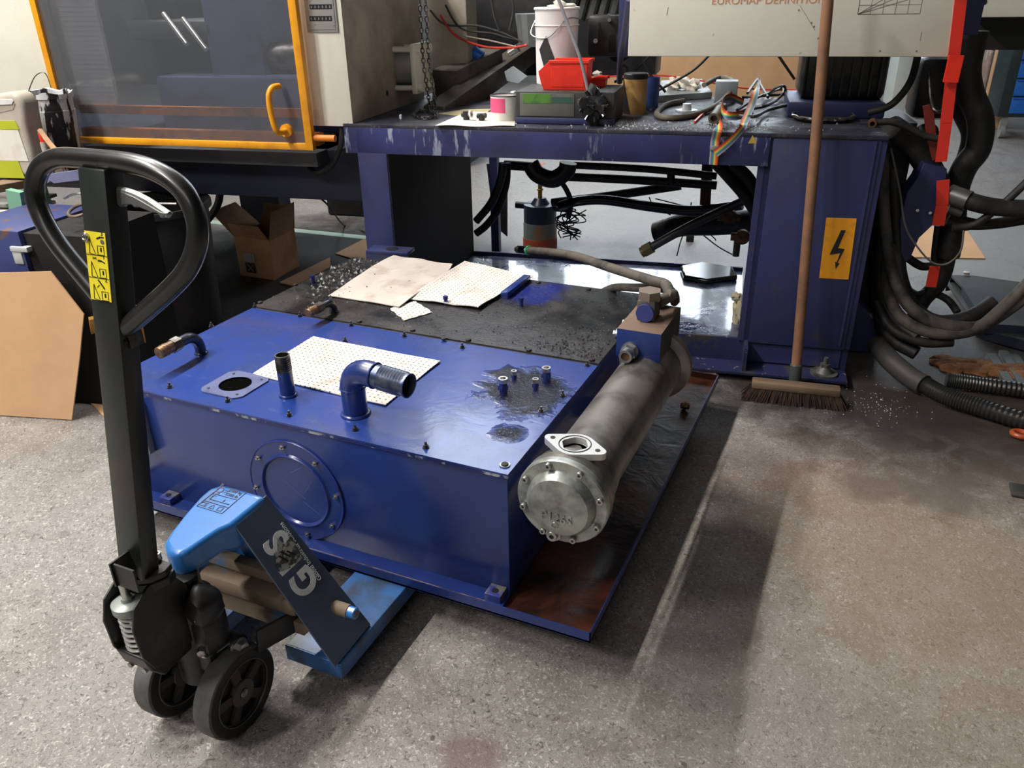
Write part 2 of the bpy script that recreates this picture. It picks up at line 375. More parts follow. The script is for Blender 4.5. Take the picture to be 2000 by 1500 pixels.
    def prism(s, pts, off):
        """polygon of 3D points extruded by vector off"""
        off = V3(off); a = [s.nv(p) for p in pts]; b = [s.nv(V3(p) + off) for p in pts]; n = len(pts)
        s.f(a[::-1]); s.f(b)
        for i in range(n): s.f([a[i], a[(i + 1) % n], b[(i + 1) % n], b[i]])
        return s
    def hexnut(s, c, d, r, h):
        return s.lathe([(0, 0), (r, 0), (r, h), (0, h)], c, V3(c) + V3(d) * h, 6)
    def torus(s, c, ax, R, r, n=32, k=8):
        ax = V3(ax).normalized(); a = ax.orthogonal().normalized(); b = ax.cross(a)
        return s.tube([V3(c) + (a * math.cos(2 * PI * i / n) + b * math.sin(2 * PI * i / n)) * R for i in range(n)], r, k, True, 1)
    def grid(s, P, nu, nv_, thick, disp=None):
        """P(u,v)->point ; a sheet with thickness"""
        top = [[s.nv(P(i / nu, j / nv_) + V3((0, 0, (disp(i / nu, j / nv_) if disp else 0)))) for j in range(nv_ + 1)] for i in range(nu + 1)]
        bot = [[s.nv(P(i / nu, j / nv_) + V3((0, 0, (disp(i / nu, j / nv_) if disp else 0) - thick))) for j in range(nv_ + 1)] for i in range(nu + 1)]
        for i in range(nu):
            for j in range(nv_):
                s.f([top[i][j], top[i + 1][j], top[i + 1][j + 1], top[i][j + 1]]); s.f([bot[i][j], bot[i][j + 1], bot[i + 1][j + 1], bot[i + 1][j]])
        rim = [(i, 0) for i in range(nu)] + [(nu, j) for j in range(nv_)] + [(i, nv_) for i in range(nu, 0, -1)] + [(0, j) for j in range(nv_, 0, -1)]
        for (a, b), (c, d) in zip(rim, rim[1:] + rim[:1]): s.f([top[a][b], bot[a][b], bot[c][d], top[c][d]])
        return s
    def blobm(s, c, r, k=.25, sub=3, sq=(1, 1, 1), seed=0):
        rr = random.Random(seed); ret = bmesh.ops.create_icosphere(s.bm, subdivisions=sub, radius=1)
        ph = [rr.uniform(0, 6) for _ in range(6)]; c = V3(c)
        for v in ret['verts']:
            p = v.co.copy(); q = 1 + k * (math.sin(3 * p.x + ph[0]) * math.sin(4 * p.y + ph[1]) + .6 * math.sin(7 * p.z + ph[2] + 3 * p.x) + .4 * math.sin(9 * p.y + ph[3]))
            p = V3((p.x * r * q * sq[0], p.y * r * q * sq[1], p.z * r * q * sq[2])) + c; v.co = s.xf @ p if s.xf else p
        for f_ in {f for v in ret['verts'] for f in v.link_faces}: f_.smooth = True; f_.material_index = s.mi
        return s
ROOT = {}
def build(mb, name, mats, parent=None, label=None, cat=None, group=None, kind=None, bev=0, ang=35):
    me = bpy.data.meshes.new(name); bmesh.ops.recalc_face_normals(mb.bm, faces=mb.bm.faces); mb.bm.to_mesh(me); mb.bm.free()
    if not isinstance(mats, (list, tuple)): mats = [mats]
    for m in mats: me.materials.append(m)
    try: me.set_sharp_from_angle(angle=math.radians(ang))
    except Exception: pass
    o = bpy.data.objects.new(name, me); COL.objects.link(o)
    if parent:
        r = parent; W = ROOT[parent.name]; me.transform(W.inverted()); o.parent = parent; ROOT[o.name] = W
    else:
        xs = [v.co for v in me.vertices]; lo = V3([min(c[i] for c in xs) for i in range(3)]); hi = V3([max(c[i] for c in xs) for i in range(3)])
        base = V3(((lo.x + hi.x) / 2, (lo.y + hi.y) / 2, lo.z)); W = Matrix.Translation(base); me.transform(W.inverted()); o.location = base; ROOT[o.name] = W
    if bev:
        b = o.modifiers.new('edge', 'BEVEL'); b.width = bev; b.segments = 2; b.limit_method = 'ANGLE'; b.angle_limit = math.radians(40)
    if kind: o['kind'] = kind
    if label: o['label'] = label
    if cat: o['category'] = cat
    if group: o['group'] = group
    return o
def thing(name, loc, label, cat, rz=0, group=None):
    o = bpy.data.objects.new(name, None); COL.objects.link(o); o.empty_display_size = .1
    o.location = loc; o.rotation_euler = (0, 0, rz); ROOT[o.name] = Matrix.Translation(V3(loc)) @ Matrix.Rotation(rz, 4, 'Z')
    o['label'] = label; o['category'] = cat
    if group: o['group'] = group
    return o
def inst(src, name, wm, parent):
    """copy of a small mesh (built at the origin) placed at world matrix wm under parent"""
    o = bpy.data.objects.new(name, src); COL.objects.link(o); o.parent = parent; o.matrix_local = ROOT[parent.name].inverted() @ wm; ROOT[o.name] = wm; return o
def meshonly(mb, name, mats):
    me = bpy.data.meshes.new(name); bmesh.ops.recalc_face_normals(mb.bm, faces=mb.bm.faces); mb.bm.to_mesh(me); mb.bm.free()
    for m in (mats if isinstance(mats, (list, tuple)) else [mats]): me.materials.append(m)
    me.set_sharp_from_angle(angle=math.radians(35)); return me
def orient(z, x=None):
    z = V3(z).normalized(); x = V3(x) if x else z.orthogonal(); x = (x - z * x.dot(z)).normalized(); y = z.cross(x)
    return Matrix((x, y, z)).transposed().to_4x4()
def text(name, body, size, P, xd, zd, m, parent, ex=.0006, align='CENTER', sx=1.0, bold=0):
    cu = bpy.data.curves.new(name, 'FONT'); cu.body = body; cu.size = size; cu.extrude = ex; cu.align_x = align; cu.align_y = 'CENTER'; cu.offset = bold
    t = bpy.data.objects.new('tmp', cu); COL.objects.link(t); dg = bpy.context.evaluated_depsgraph_get()
    me = bpy.data.meshes.new_from_object(t.evaluated_get(dg)); bpy.data.objects.remove(t); me.name = name
    me.materials.clear(); me.materials.append(m)
    W = Matrix.Translation(V3(P)) @ orient(zd, xd) @ Matrix.Diagonal((sx, 1, 1, 1)); me.transform(ROOT[parent.name].inverted() @ W)
    o = bpy.data.objects.new(name, me); COL.objects.link(o); o.parent = parent; ROOT[o.name] = ROOT[parent.name]; return o

# ================================================================== the hall
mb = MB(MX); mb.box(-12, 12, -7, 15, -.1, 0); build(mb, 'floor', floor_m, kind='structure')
wallm = pm('hall_wall_paint', (.20, .21, .21), .8); ceilm = pm('hall_ceiling', (.10, .105, .11), .8)
H = 6.2
def wallbox(n, *a): mb = MB(MX); mb.box(*a); return build(mb, n, wallm, kind='structure')
wallbox('wall_left', -12.2, -12, -7, 15, 0, H); wallbox('wall_right', 12, 12.2, -7, 15, 0, H); wallbox('wall_front', -12, 12, -7.2, -7, 0, H)
mb = MB(MX)
WX = [(-6.2, -3.4), (-3.0, -.2), (.2, 3.0)]; WZ = (3.1, 5.4)
mb.box(-12, 12, 15, 15.2, 0, WZ[0]); mb.box(-12, 12, 15, 15.2, WZ[1], H)
xs = [-12] + [q for a in WX for q in a] + [12]
for i in range(0, len(xs), 2): mb.box(xs[i], xs[i + 1], 15, 15.2, WZ[0], WZ[1])
build(mb, 'wall_back', wallm, kind='structure')
mb = MB(MX); mb.box(-12.2, 12.2, -7.2, 15.2, H, H + .15); build(mb, 'ceiling', ceilm, kind='structure')
day = mat_emit('daylight_pane', (.80, .90, 1), WINE)
for i, (a, b) in enumerate(WX):
    fr = MB(MX); t = .05
    for x in (a, (2 * a + b) / 3 - t / 2, (a + 2 * b) / 3 - t / 2, b - t): fr.box(x, x + t, 15.03, 15.1, WZ[0], WZ[1])
    for z in (WZ[0], WZ[1] - t): fr.box(a, b, 15.03, 15.1, z, z + t)
    fo = build(fr, 'window_%d' % (i + 1), dgrey, kind='structure')
    g = MB(MX); g.box(a + .01, b - .01, 15.06, 15.07, WZ[0] + .01, WZ[1] - .01); build(g, 'pane', day, fo)
skym = mat_emit('skylight_pane', (.85, .92, 1), 7)
for i, (a, b, c_, d_) in enumerate(((-4.6, -2.6, 8.6, 11.8), (-1.6, .4, 8.6, 11.8))):
    mb = MB(MX); mb.box(a, b, c_, d_, H - .03, H - .001); build(mb, 'window_%d' % (i + 4), skym, kind='structure')
lampm = mat_emit('lamp_tube', (1, .97, .92), 6)
for i, (x, y) in enumerate(LAMPS):
    t = thing('ceiling_lamp', (x, y, 5.0), 'white strip lamp hanging above the left side, %s in the row' % ('nearest', 'second nearest', 'second farthest', 'farthest')[i], 'lamp', group='strip lamps above the hall')
    mb = MB(); mb.box(x - .12, x + .12, y - .75, y + .75, 5.03, 5.10, .01); build(mb, 'housing', white, t)
    mb = MB(); mb.cyl((x, y - .7, 5.015), (x, y + .7, 5.015), .014); build(mb, 'lamp_tube', lampm, t)
    for q in (-.6, .6): mb = MB(); mb.cyl((x, y + q, 5.09), (x, y + q, H), .004, n=6); build(mb, 'hanger', dsteel, t)
    area('strip_light', (x, y, 4.98), .12, 1.4, LPOW)
area('fill_light', M(-1.2, -4.2, 6.0), 5, 2, 130, (1, .96, .9))  # fill lamp added behind the camera to brighten the front faces
# painted line on the floor behind the machine
mb = MB(); a, b = Pz(395, 432, 0), Pz(730, 466, 0); n = (b - a).cross(V3((0, 0, 1))).normalized() * .04
mb.prism([a + n, b + n, b - n, a - n], (0, 0, .002)); build(mb, 'trim_1', pm('line_paint', (.42, .55, .48), .6), kind='structure')
mb = MB(); a, b = Pz(985, 318, 0), Pz(1060, 322, 0); n = (b - a).cross(V3((0, 0, 1))).normalized() * .08
mb.prism([a + n, b + n, b - n, a - n], (0, 0, .002)); build(mb, 'trim_2', pm('red_line_paint', (.6, .12, .06), .6), kind='structure')

# ================================================================== tank
X0, X1, Y0, Y1, ZB, ZT = -1.98, -.675, 1.436, 2.725, .113, .484
tank = thing('hydraulic_tank', (-1.35, 1.436, ZB), 'large blue steel oil tank with round front cover, standing in the drip tray', 'tank')
mb = MB(); mb.box(X0, X1, Y0, Y1, ZB, ZT - .004, .003); build(mb, 'tank_body', blue, tank)
mb = MB(); mb.box(X0 - .004, X1 + .004, Y0 - .006, 2.082, ZT - .003, ZT + .002); plate = build(mb, 'top_plate', plate_m, tank, label='glossy blue top plate wet with oil')
mb = MB(); mb.box(X0 - .004, X1 + .004, 2.09, Y1 + .004, ZT - .003, ZT + .006); lid = build(mb, 'lid', lid_m, tank, label='black greasy lid sheet')
mb = MB(); mb.box(X0 + .01, X1 - .01, 2.078, 2.094, ZT - .003, ZT + .0015); build(mb, 'gasket', rubber, tank)
# rim strip under the top plate (pale chipped edge)
mb = MB(); mb.box(X0 - .002, X1 + .002, Y0 - .0045, Y0 + .004, ZT - .012, ZT - .0035); build(mb, 'rim_strip', pm('chipped_rim', (.02, .03, .16), .4, 0, (.42, .45, .5), 18, (.52, .58)), tank)
ZP = ZT + .002
def studmesh():
    m = MB(); m.cyl((0, 0, 0), (0, 0, .002), .009, n=16); m.hexnut((0, 0, .002), (0, 0, 1), .0065, .006); m.cyl((0, 0, .008), (0, 0, .016), .0033, n=8); return meshonly(m, 'stud', dsteel)
stud = studmesh()
sb = MB(); sb.cyl((0, 0, 0), (0, 0, .006), .009, ch=.001, n=16); sb.cyl((0, 0, .006), (0, 0, .0065), .004, n=6); lidbolt = meshonly(sb, 'bolt', blackp)
for px, py in ((332, 757), (445, 784), (565, 812), (694, 840), (832, 874), (413, 638), (498, 600), (586, 618), (686, 636), (790, 657), (903, 679), (1147, 714), (674, 667), (1099, 773), (1057, 804)):
    P = Pz(px, py, ZP); inst(stud, 'stud', Matrix.Translation(P), tank)
for px, py in ((508, 592), (702, 629), (806, 646), (867, 663), (915, 665), (1033, 685), (1156, 704), (577, 557), (986, 909), (1052, 553), (1150, 566)):
    P = Pz(px, py, ZT + .006 if py < 750 else ZP); inst(lidbolt, 'bolt', Matrix.Translation(P), tank)
mb = MB(); P = Pz(986, 909, ZP); mb.lathe([(.0055, 0), (.0055, .003), (.013, .003), (.013, 0)], P, P + V3((0, 0, 1)), 20); build(mb, 'washer', steel, tank)
# square filler plate with hole
P = Pz(460, 752, ZP); mb = MB(); s_ = .075
mb.lathe([(.0, .0002), (.045, .0002), (.045, .004)], P, P + V3((0, 0, 1)), 40)
mb2 = MB()
n = 40; inn = []; out = []
for i in range(n):
    a = 2 * PI * i / n; c, s = math.cos(a), math.sin(a); k = s_ / max(abs(c), abs(s)); rr = min(k, s_ * 1.25)
    inn.append((c * .047, s * .047)); out.append((c * rr, s * rr))
vi = [mb2.nv(P + V3((x, y, .004))) for x, y in inn]; vo = [mb2.nv(P + V3((x, y, .004))) for x, y in out]; vb = [mb2.nv(P + V3((x, y, 0))) for x, y in out]; vc = [mb2.nv(P + V3((x, y, 0))) for x, y in inn]
for i in range(n):
    j = (i + 1) % n; mb2.f([vi[i], vi[j], vo[j], vo[i]]); mb2.f([vo[i], vo[j], vb[j], vb[i]]); mb2.f([vc[i], vc[j], vi[j], vi[i]])
fp = build(mb2, 'filler_plate', pm('worn_grey_blue', (.11, .13, .26), .35, 0, (.07, .09, .22), 20), tank, label='bare grey-blue square plate round the filler hole')
build(mb, 'filler_hole_dark_disc', hole_dark, tank)
mb = MB(); [mb.cyl(P + V3((x, y, .004)), P + V3((x, y, .0055)), .004, n=10) for x in (-.052, .052) for y in (-.052, .052)]; build(mb, 'screw_hole', ink, fp)
# open straight nipple
P = Pz(563, 772, ZP); mb = MB(); mb.cyl(P, P + V3((0, 0, .075)), .021); mb.torus(P + V3((0, 0, .003)), (0, 0, 1), .022, .004); nb = build(mb, 'nipple', blue, tank)
mb = MB(); mb.pipe(P + V3((0, 0, .07)), P + V3((0, 0, .125)), .0205, .0175); [mb.torus(P + V3((0, 0, .082 + .006 * i)), (0, 0, 1), .0205, .0012, 24, 6) for i in range(6)]; build(mb, 'thread', dsteel, nb)
mb = MB(); mb.cyl(P + V3((0, 0, .121)), P + V3((0, 0, .1245)), .0172); build(mb, 'bore', hole_dark, nb)
# big elbow pipe
P = Pz(695, 808, ZP); A = P + V3((0, 0, .125)); r = .034
D = V3((.995, -.07, -.06)).normalized()
mb = MB(); mb.cyl(P, P + V3((0, 0, .08)), r * .97, n=32); mb.torus(P + V3((0, 0, .002)), (0, 0, 1), r + .001, .006)
arc = [P + V3((0, 0, .078))]
R_ = .055
for i in range(1, 11):
    a = PI / 2 * i / 10; arc.append(P + V3((0, 0, .08)) + D * (R_ * (1 - math.cos(a))) + V3((0, 0, R_ * math.sin(a))))
E0 = arc[-1]; E1 = E0 + D * .025; arc.append(E1)
mb.tube(arc, r, 28, sub=1); mb.torus(P + V3((0, 0, .08)), (0, 0, 1), r - .001, .003); mb.torus(E1, D, r - .001, .003)
eb = build(mb, 'elbow_pipe', blue, tank, label='large blue elbow pipe with ribbed grey hose tail')
E2 = E1 + D * .105; prof = [(r * .93, 0)]
for i in range(9): t = .02 + i * .0085; prof += [(r * .93, t), (r * 1.0, t + .001), (r * .93, t + .0078)]
prof += [(r * .96, .105), (r * .86, .105), (r * .86, .02), (0, .02)]
mb = MB(); mb.lathe(prof, E1, E2, 32); build(mb, 'hose_tail', pm('worn_blue_grey_steel', (.16, .19, .25), .32, .6, (.04, .055, .13), 12, (.42, .6), bump=.2), eb)
mb = MB(); mb.cyl(E2 - D * .02, E2 - D * .018, r * .85); build(mb, 'bore', hole_dark, eb)
# capped elbow fittings, nearer and farther
def capped(base, tip, r, mcap, lab):
    P = V3(base); T = V3(tip); mb = MB(); d = (T - P); d.z = 0; L = d.length; d.normalize(); hz = T.z - P.z; R_ = min(hz * .8, .05)
    arc = [P, P + V3((0, 0, hz - R_))] + [P + V3((0, 0, hz - R_)) + d * (R_ * (1 - math.cos(PI / 2 * i / 7))) + V3((0, 0, R_ * math.sin(PI / 2 * i / 7))) for i in range(1, 8)]
    q = arc[-1]; e = q + d * (L - R_) * .3; arc.append(e); mb.tube(arc, r, 20, sub=1); mb.torus(P + V3((0, 0, .002)), (0, 0, 1), r, .004); b = build(mb, 'elbow_fitting', pm('oily_dark_blue', (.015, .018, .04), .3, 0, (.03, .03, .035), 15, coat=.4), tank, label=lab)
    mb = MB(); mb.hexnut(e - d * .004, d, r * 1.32, .03); build(mb, 'hex_nut', dsteel, b)
    mb = MB(); mb.cyl(e + d * .024, T, r * 1.08, ch=.002); [mb.torus(e + d * (L - R_) * k, d, r * 1.09, .0015, 24, 6) for k in (.45, .55)]; mb.cyl(T, T + d * .001, r * .8); build(mb, 'end_cap', mcap, b)
capped(Pz(393, 690, ZP), Px(310, 690, -1.853) , .017, copper, 'dark elbow with a brown copper coloured cap')
b2 = Pz(652, 610, ZT + .006); capped(b2, V3((b2.x - .004, b2.y - .135, ZT + .050)), .014, copper, 'small dark elbow on the greasy lid')
# threaded sockets standing in the oil puddle
sm = []
for px, py, rr, h in ((983, 768, .0135, .047), (1004, 742, .008, .03), (1046, 762, .009, .036), (1067, 744, .013, .043)):
    P = Pz(px, py, ZP); mb = MB(); mb.cyl(P, P + V3((0, 0, h - .01)), rr * .86, n=20); mb.hexnut(P + V3((0, 0, h * .3)), (0, 0, 1), rr * 1.2, h * .3); so = build(mb, 'socket', chromeblue, tank)
    mb = MB(); mb.pipe(P + V3((0, 0, h - .012)), P + V3((0, 0, h)), rr, rr * .62, 20); build(mb, 'socket_rim', steel, so)
for px, py in ((871, 595), (612, 553), (1018, 598)):
    P = Pz(px, py, ZT + .006); mb = MB(); mb.cyl(P, P + V3((0, 0, .022)), .007, n=14); mb.hexnut(P + V3((0, 0, .022)), (0, 0, 1), .010, .010); build(mb, 'breather_plug', chromeblue, tank)
a, b = Pz(985, 583, ZT + .006), Pz(1030, 548, ZT + .006); mb = MB(); mb.beam(a + V3((0, 0, .012)), b + V3((0, 0, .012)), .028, .024, bev=.002); build(mb, 'clip_bar', blue, tank)
# round inspection cover on the front
Cc = V3(((Py(580, 957, Y0)).x, Y0, (Py(580, 957, Y0)).z)); RO = .156
mb = MB(); mb.lathe([(0, -.004), (.104, -.004), (.108, -.010), (.113, -.010), (.116, -.005), (RO - .003, -.005), (RO, -.002), (RO, .004)], Cc, Cc + V3((0, 1, 0)), 64)
cv = build(mb, 'inspection_cover', blue, tank, ang=20)
mb = MB(); mb.torus(Cc + V3((0, -.0045, 0)), (0, 1, 0), RO - .001, .0025, 64, 6); mb.torus(Cc + V3((0, -.0095, 0)), (0, 1, 0), .1105, .0025, 64, 6); build(mb, 'cover_rim', pm('worn_rim', (.03, .05, .28), .3, 0, (.015, .015, .03), 14), cv)
m_ = MB(); m_.hexnut((0, 0, 0), (0, 0, 1), .0075, .006); m_.cyl((0, 0, .006), (0, 0, .013), .0035, n=8); cb = meshonly(m_, 'cover_bolt', zinc)
for k in range(8):
    a = math.radians(8 + 45 * k); P = Cc + V3((math.cos(a) * .139, -.005, math.sin(a) * .139)); inst(cb, 'cover_bolt', Matrix.Translation(P) @ orient((0, -1, 0)), cv)
mb = MB()
for (x0, z0, x1, z1) in ((-.04, .03, .03, -.02), (.035, .085, -.01, .055), (.06, .045, .03, .0), (.02, -.03, .07, -.06)):
    a, b = Cc + V3((x0, -.0045, z0)), Cc + V3((x1, -.0045, z1)); mb.beam(a, b, .0012, .0006, (0, 1, 0))
build(mb, 'scratch', pm('scratch_line', (.12, .16, .42), .5), cv)
# sight gauge at the left end of the front
g0, g1 = Py(283, 778, Y0), Py(300, 880, Y0)
mb = MB(); xg = g1.x
mb.box(xg - .006, xg + .010, Y0 - .022, Y0, g1.z, g0.z, .002); mb.box(xg - .05, xg, Y0 - .012, Y0, g1.z - .0, g1.z + .015, .002); mb.box(xg - .05, xg, Y0 - .012, Y0, g0.z - .015, g0.z, .002); mb.box(xg - .05, xg - .036, Y0 - .022, Y0, g1.z, g0.z, .002)
sg = build(mb, 'sight_gauge', pm('grey_gauge_frame', (.20, .22, .25), .4), tank)
mb = MB(); mb.box(xg - .036, xg - .006, Y0 - .008, Y0, g1.z + .015, g0.z - .015); build(mb, 'gauge_tube', paper, sg)
# foot lugs on the tray edge
for px, py in ((965, 1157), (318, 975)):
    q = Pz(px, py, ZB + .03); x = q.x
    mb = MB(); mb.box(x - .022, x + .022, Y0 - .042, Y0, ZB, ZB + .03, .002); l = build(mb, 'foot_lug', pm('worn_blue_lug', (.03, .045, .22), .4, 0, (.16, .15, .14), 20, (.5, .6)), tank)
    mb = MB(); mb.lathe([(.0, 0), (.008, 0), (.0085, .001), (.0085, -.002)], (x, Y0 - .024, ZB + .0305), (x, Y0 - .024, ZB + .06), 20); build(mb, 'lug_hole', ink, l)
# loose swarf and crumbs on the lid: nobody could count them
mb = MB(); rr = random.Random(3)
def crumb(P, s):
    e = [rr.uniform(-1, 1) for _ in range(9)]
    vs = [mb.nv(P + V3(q)) for q in ((s * .9, 0, 0), (-s * .5, s * .8, 0), (-s * .5, -s * .8, 0), (e[0] * s * .4, e[1] * s * .4, s * (.8 + .6 * abs(e[2]))))]
    for q in ((0, 1, 3), (1, 2, 3), (2, 0, 3), (0, 2, 1)): mb.f([vs[i] for i in q])
for _ in range(520):
    px = rr.gauss(672, 38); py = 535 - (px - 672) * .35 + rr.gauss(0, 20); P = Pz(px, py, ZT + .006)
    if X0 < P.x < X1 and 2.1 < P.y < Y1: crumb(P, rr.uniform(.003, .011))
for _ in range(420):
    P = V3((rr.uniform(X0 + .03, X1 - .02), rr.uniform(2.1, Y1 - .02), ZT + .006)); crumb(P, rr.uniform(.0012, .0045))
for _ in range(260):
    P = V3((X1 - abs(rr.gauss(0, .10)) - .01, 2.11 + abs(rr.gauss(0, .12)), ZT + .006)); crumb(P, rr.uniform(.002, .006))
o = build(mb, 'swarf', oily, None, 'oily metal swarf and crumbs scattered over the black tank lid', 'swarf', kind='stuff')

# ------------------------------------------------------------------ drip tray
cA = Pz(1152.5, 1256, .105); TX1 = cA.x; TY0 = cA.y; TY1 = 2.90; TX0 = -1.988; TZ = .105; TH = .135
mb = MB(); mb.box(TX0, TX1, TY0, TY1, TZ, TZ + .005)
trayo = thing('drip_tray', ((TX0 + TX1) / 2, TY0, TZ), 'shallow blue drip tray with rusty oily floor, on the jack forks under the tank', 'tray')
build(mb, 'tray_floor', tray_m, trayo, label='rusty brown oily floor of the tray')
t = .003; railm = [blue, tray_m]
for nm, a in (('front_rim', (TX0, TX1, TY0 - .0, TY0 + t, TZ - .001, TH)), ('back_rim', (TX0, TX1, TY1 - t, TY1, TZ - .001, TH)), ('side_rim', (TX1 - t, TX1, TY0, TY1, TZ - .001, TH)), ('side_rim', (TX0, TX0 + t, TY0, TY1, TZ - .001, TH))):
    mb = MB(); mb.box(*a); mb.bm.faces.ensure_lookup_table()
    for f in mb.bm.faces:
        f.normal_update(); c = f.calc_center_median(); mid = V3(((TX0 + TX1) / 2, (TY0 + TY1) / 2, 0)); n = f.normal
        if (nm == 'front_rim' and n.y > .5) or (nm == 'back_rim' and n.y < -.5) or (nm == 'side_rim' and abs(n.x) > .5 and n.x * (mid.x - c.x) > 0): f.material_index = 1
    build(mb, nm, railm, trayo)
mb = MB(); mb.box(X0, X1 + .0, TY0 + .006, Y0 - .0002, TZ + .005, TZ + .0155); build(mb, 'sill_strip', blue, trayo)
mb = MB(); mb.box(TX0 + .01, TX1 - .28, TY0 + .003, TY0 + .007, TZ + .005, TH - .002); build(mb, 'rust_bead', pm('rust_bead', (.30, .17, .07), .5, 0, (.04, .02, .015), 22, (.45, .6)), trayo)
# brass ball valve bits lying in the tray
P = Pz(1337, 800, TZ + .005); mb = MB(); mb.blobm(P + V3((0, 0, .016)), .02, .12, 2, (1, .8, .7)); build(mb, 'plug', copper, None, 'shiny brass plug lying in the oily drip tray right of the cooler', 'plug')

# ------------------------------------------------------------------ absorbent pads
def pad(name, q, z, thick, m, lab, amp=.004, seed=0, jag=.004, grp=None):
    q = [Pz(a, b, z) for a, b in q]; r3 = random.Random(seed); ph = [r3.uniform(0, 6) for _ in range(6)]
    def P(u, v):
        p = q[0] * (1 - u) * (1 - v) + q[1] * u * (1 - v) + q[2] * u * v + q[3] * (1 - u) * v
        e = jag * (abs(2 * u - 1) ** 6 + abs(2 * v - 1) ** 6)
        return p + V3((math.sin(17 * v + ph[0]) * e, math.sin(19 * u + ph[1]) * e, 0))
    def d(u, v): return thick + amp * (1 + math.sin(5 * u + ph[2] + 2 * v)) / 2 * abs(math.sin(6 * v + ph[3])) + amp * .3 * math.sin(14 * u + ph[4]) * math.sin(11 * v) * (1 if amp > .002 else .3) + amp * .3
    mb = MB(); mb.grid(P, 26, 22, thick, d)
    return build(mb, name, m, None, lab, 'pad')
ZL = ZT + .007
pad('absorbent_pad', ((641, 577), (768, 500), (893, 518), (790, 602)), ZL, .003, pad2_m, 'crumpled stained white absorbent pad on the greasy black lid, left of the dotted one', .008, 1, .008)
pad('absorbent_pad', ((796, 583), (912, 511), (1038, 541), (932, 602)), ZL + .005, .003, pad_m, 'white dotted absorbent pad on the black lid lapping over the crumpled one', .006, 5, .005)
pad('absorbent_pad', ((760, 603), (810, 589), (846, 611), (790, 627)), ZL, .0025, pad_m, 'small torn scrap of white dotted pad in front of the two big pads', .001, 3, .003)
pad('absorbent_pad', ((492, 733), (610, 659), (858, 708), (750, 794)), ZP + .001, .003, pad_m, 'white dotted absorbent pad lying on the blue plate behind the big elbow pipe', .002, 9, .002)

# ------------------------------------------------------------------ oil cooler
EX, EZ = -.531, .455
cool = thing('oil_cooler', (EX, 1.414, ZB), 'long grey cylindrical oil cooler with bolted round end cap beside the tank', 'oil cooler')
ax = V3((0, 1, 0)); F0 = V3((EX, 1.414, EZ))
mb = MB(); mb.lathe([(0, .075), (.09, .075), (.1, .055), (.109, .045), (.109, .018), (.103, .018), (.103, .075)], F0, F0 + ax, 64)
mb.lathe([(.1, .05), (.098, .085), (.092, .14), (.086, .18), (.086, .80), (0, .80)], F0, F0 + ax, 64); shell = build(mb, 'shell', aluold, cool, ang=30)
mb = MB(); mb.lathe([(0, -.030), (.055, -.029), (.072, -.024), (.081, -.012), (.084, 0), (.086, .001), (.107, .001), (.11, .004), (.11, .018), (0, .018)], F0, F0 + ax, 72); cap = build(mb, 'end_cap', alu, cool, ang=28)
m_ = MB(); m_.lathe([(0, .002), (.0036, .002), (.0036, .009), (.0072, .009), (.008, .008), (.008, 0)], (0, 0, 0), (0, 0, 1), 20); sh = meshonly(m_, 'bolt', zinc)
m_ = MB(); m_.lathe([(.0, 0), (.0035, 0)], (0, 0, .0022), (0, 0, 1), 6)
for k in range(8):
    a = math.radians(22.5 + 45 * k - 4); P = F0 + V3((math.cos(a) * .0975, .0, math.sin(a) * .0975)); inst(sh, 'bolt', Matrix.Translation(P) @ orient((0, -1, 0)), cap)
P = F0 + V3((-.014, -.012, -.083)); mb = MB(); mb.lathe([(0, .004), (.006, .004), (.006, -.012), (.012, -.012), (.013, -.011), (.013, -.002), (.018, -.001), (.019, .012)], P, P + ax, 28); build(mb, 'drain_plug', zinc, cap)
text('lettering', 'P126S', .031, F0 + V3((.0, -.030, -.022)), (1, 0, -.03), (0, -1, 0), alu, cap, .0032, bold=.0003)
mb = MB(); q = F0 + V3((-.004, -.030, -.044)); mb.torus(q, ax, .008, .0014, 24, 6); mb.beam(q + V3((-.004, -.001, -.004)), q + V3((.004, -.001, .004)), .0015, .002, (0, 1, 0)); mb.beam(q + V3((-.004, -.001, .001)), q + V3((.001, -.001, -.005)), .0015, .002, (0, 1, 0)); build(mb, 'cast_emblem', alu, cap)
# oval port flange
PF = Pz(1123, 867, .567)
mb = MB(); mb.lathe([(.048, 0), (.043, .05), (.031, .05), (.031, .02), (0, .02)], PF - V3((0, 0, .065)), PF, 32); mb.blobm(PF - V3((0, -.035, .075)), .045, .02, 3, (1.1, 1.1, .7)); build(mb, 'port_neck', alu, cool)
mb = MB(); n = 64; R1, tip, rt = .047, .064, .014; pts = []
# hull of a centre circle and two tip circles, along local x (turned a little)
hp = []
for cx, rr_ in ((0, R1), (tip, rt), (-tip, rt)):
    for i in range(48): a = 2 * PI * i / 48; hp.append((cx + rr_ * math.cos(a), rr_ * math.sin(a)))
hp = sorted(set(hp))
def hull(p):
    def half(p):
        h = []
        for q in p:
            while len(h) > 1 and (h[-1][0] - h[-2][0]) * (q[1] - h[-2][1]) - (h[-1][1] - h[-2][1]) * (q[0] - h[-2][0]) <= 0: h.pop()
            h.append(q)
        return h
    return half(p)[:-1] + half(p[::-1])[:-1]
hp = hull(hp); ta = math.radians(-8)
hp3 = [V3((x * math.cos(ta) - y * math.sin(ta), x * math.sin(ta) + y * math.cos(ta), 0)) for x, y in hp]
ang_ = [math.atan2(p.y, p.x) for p in hp3]
ins = [V3((math.cos(a) * .031, math.sin(a) * .031, 0)) for a in ang_]; N = len(hp3); zt, zb = V3((0, 0, .0)), V3((0, 0, -.016))
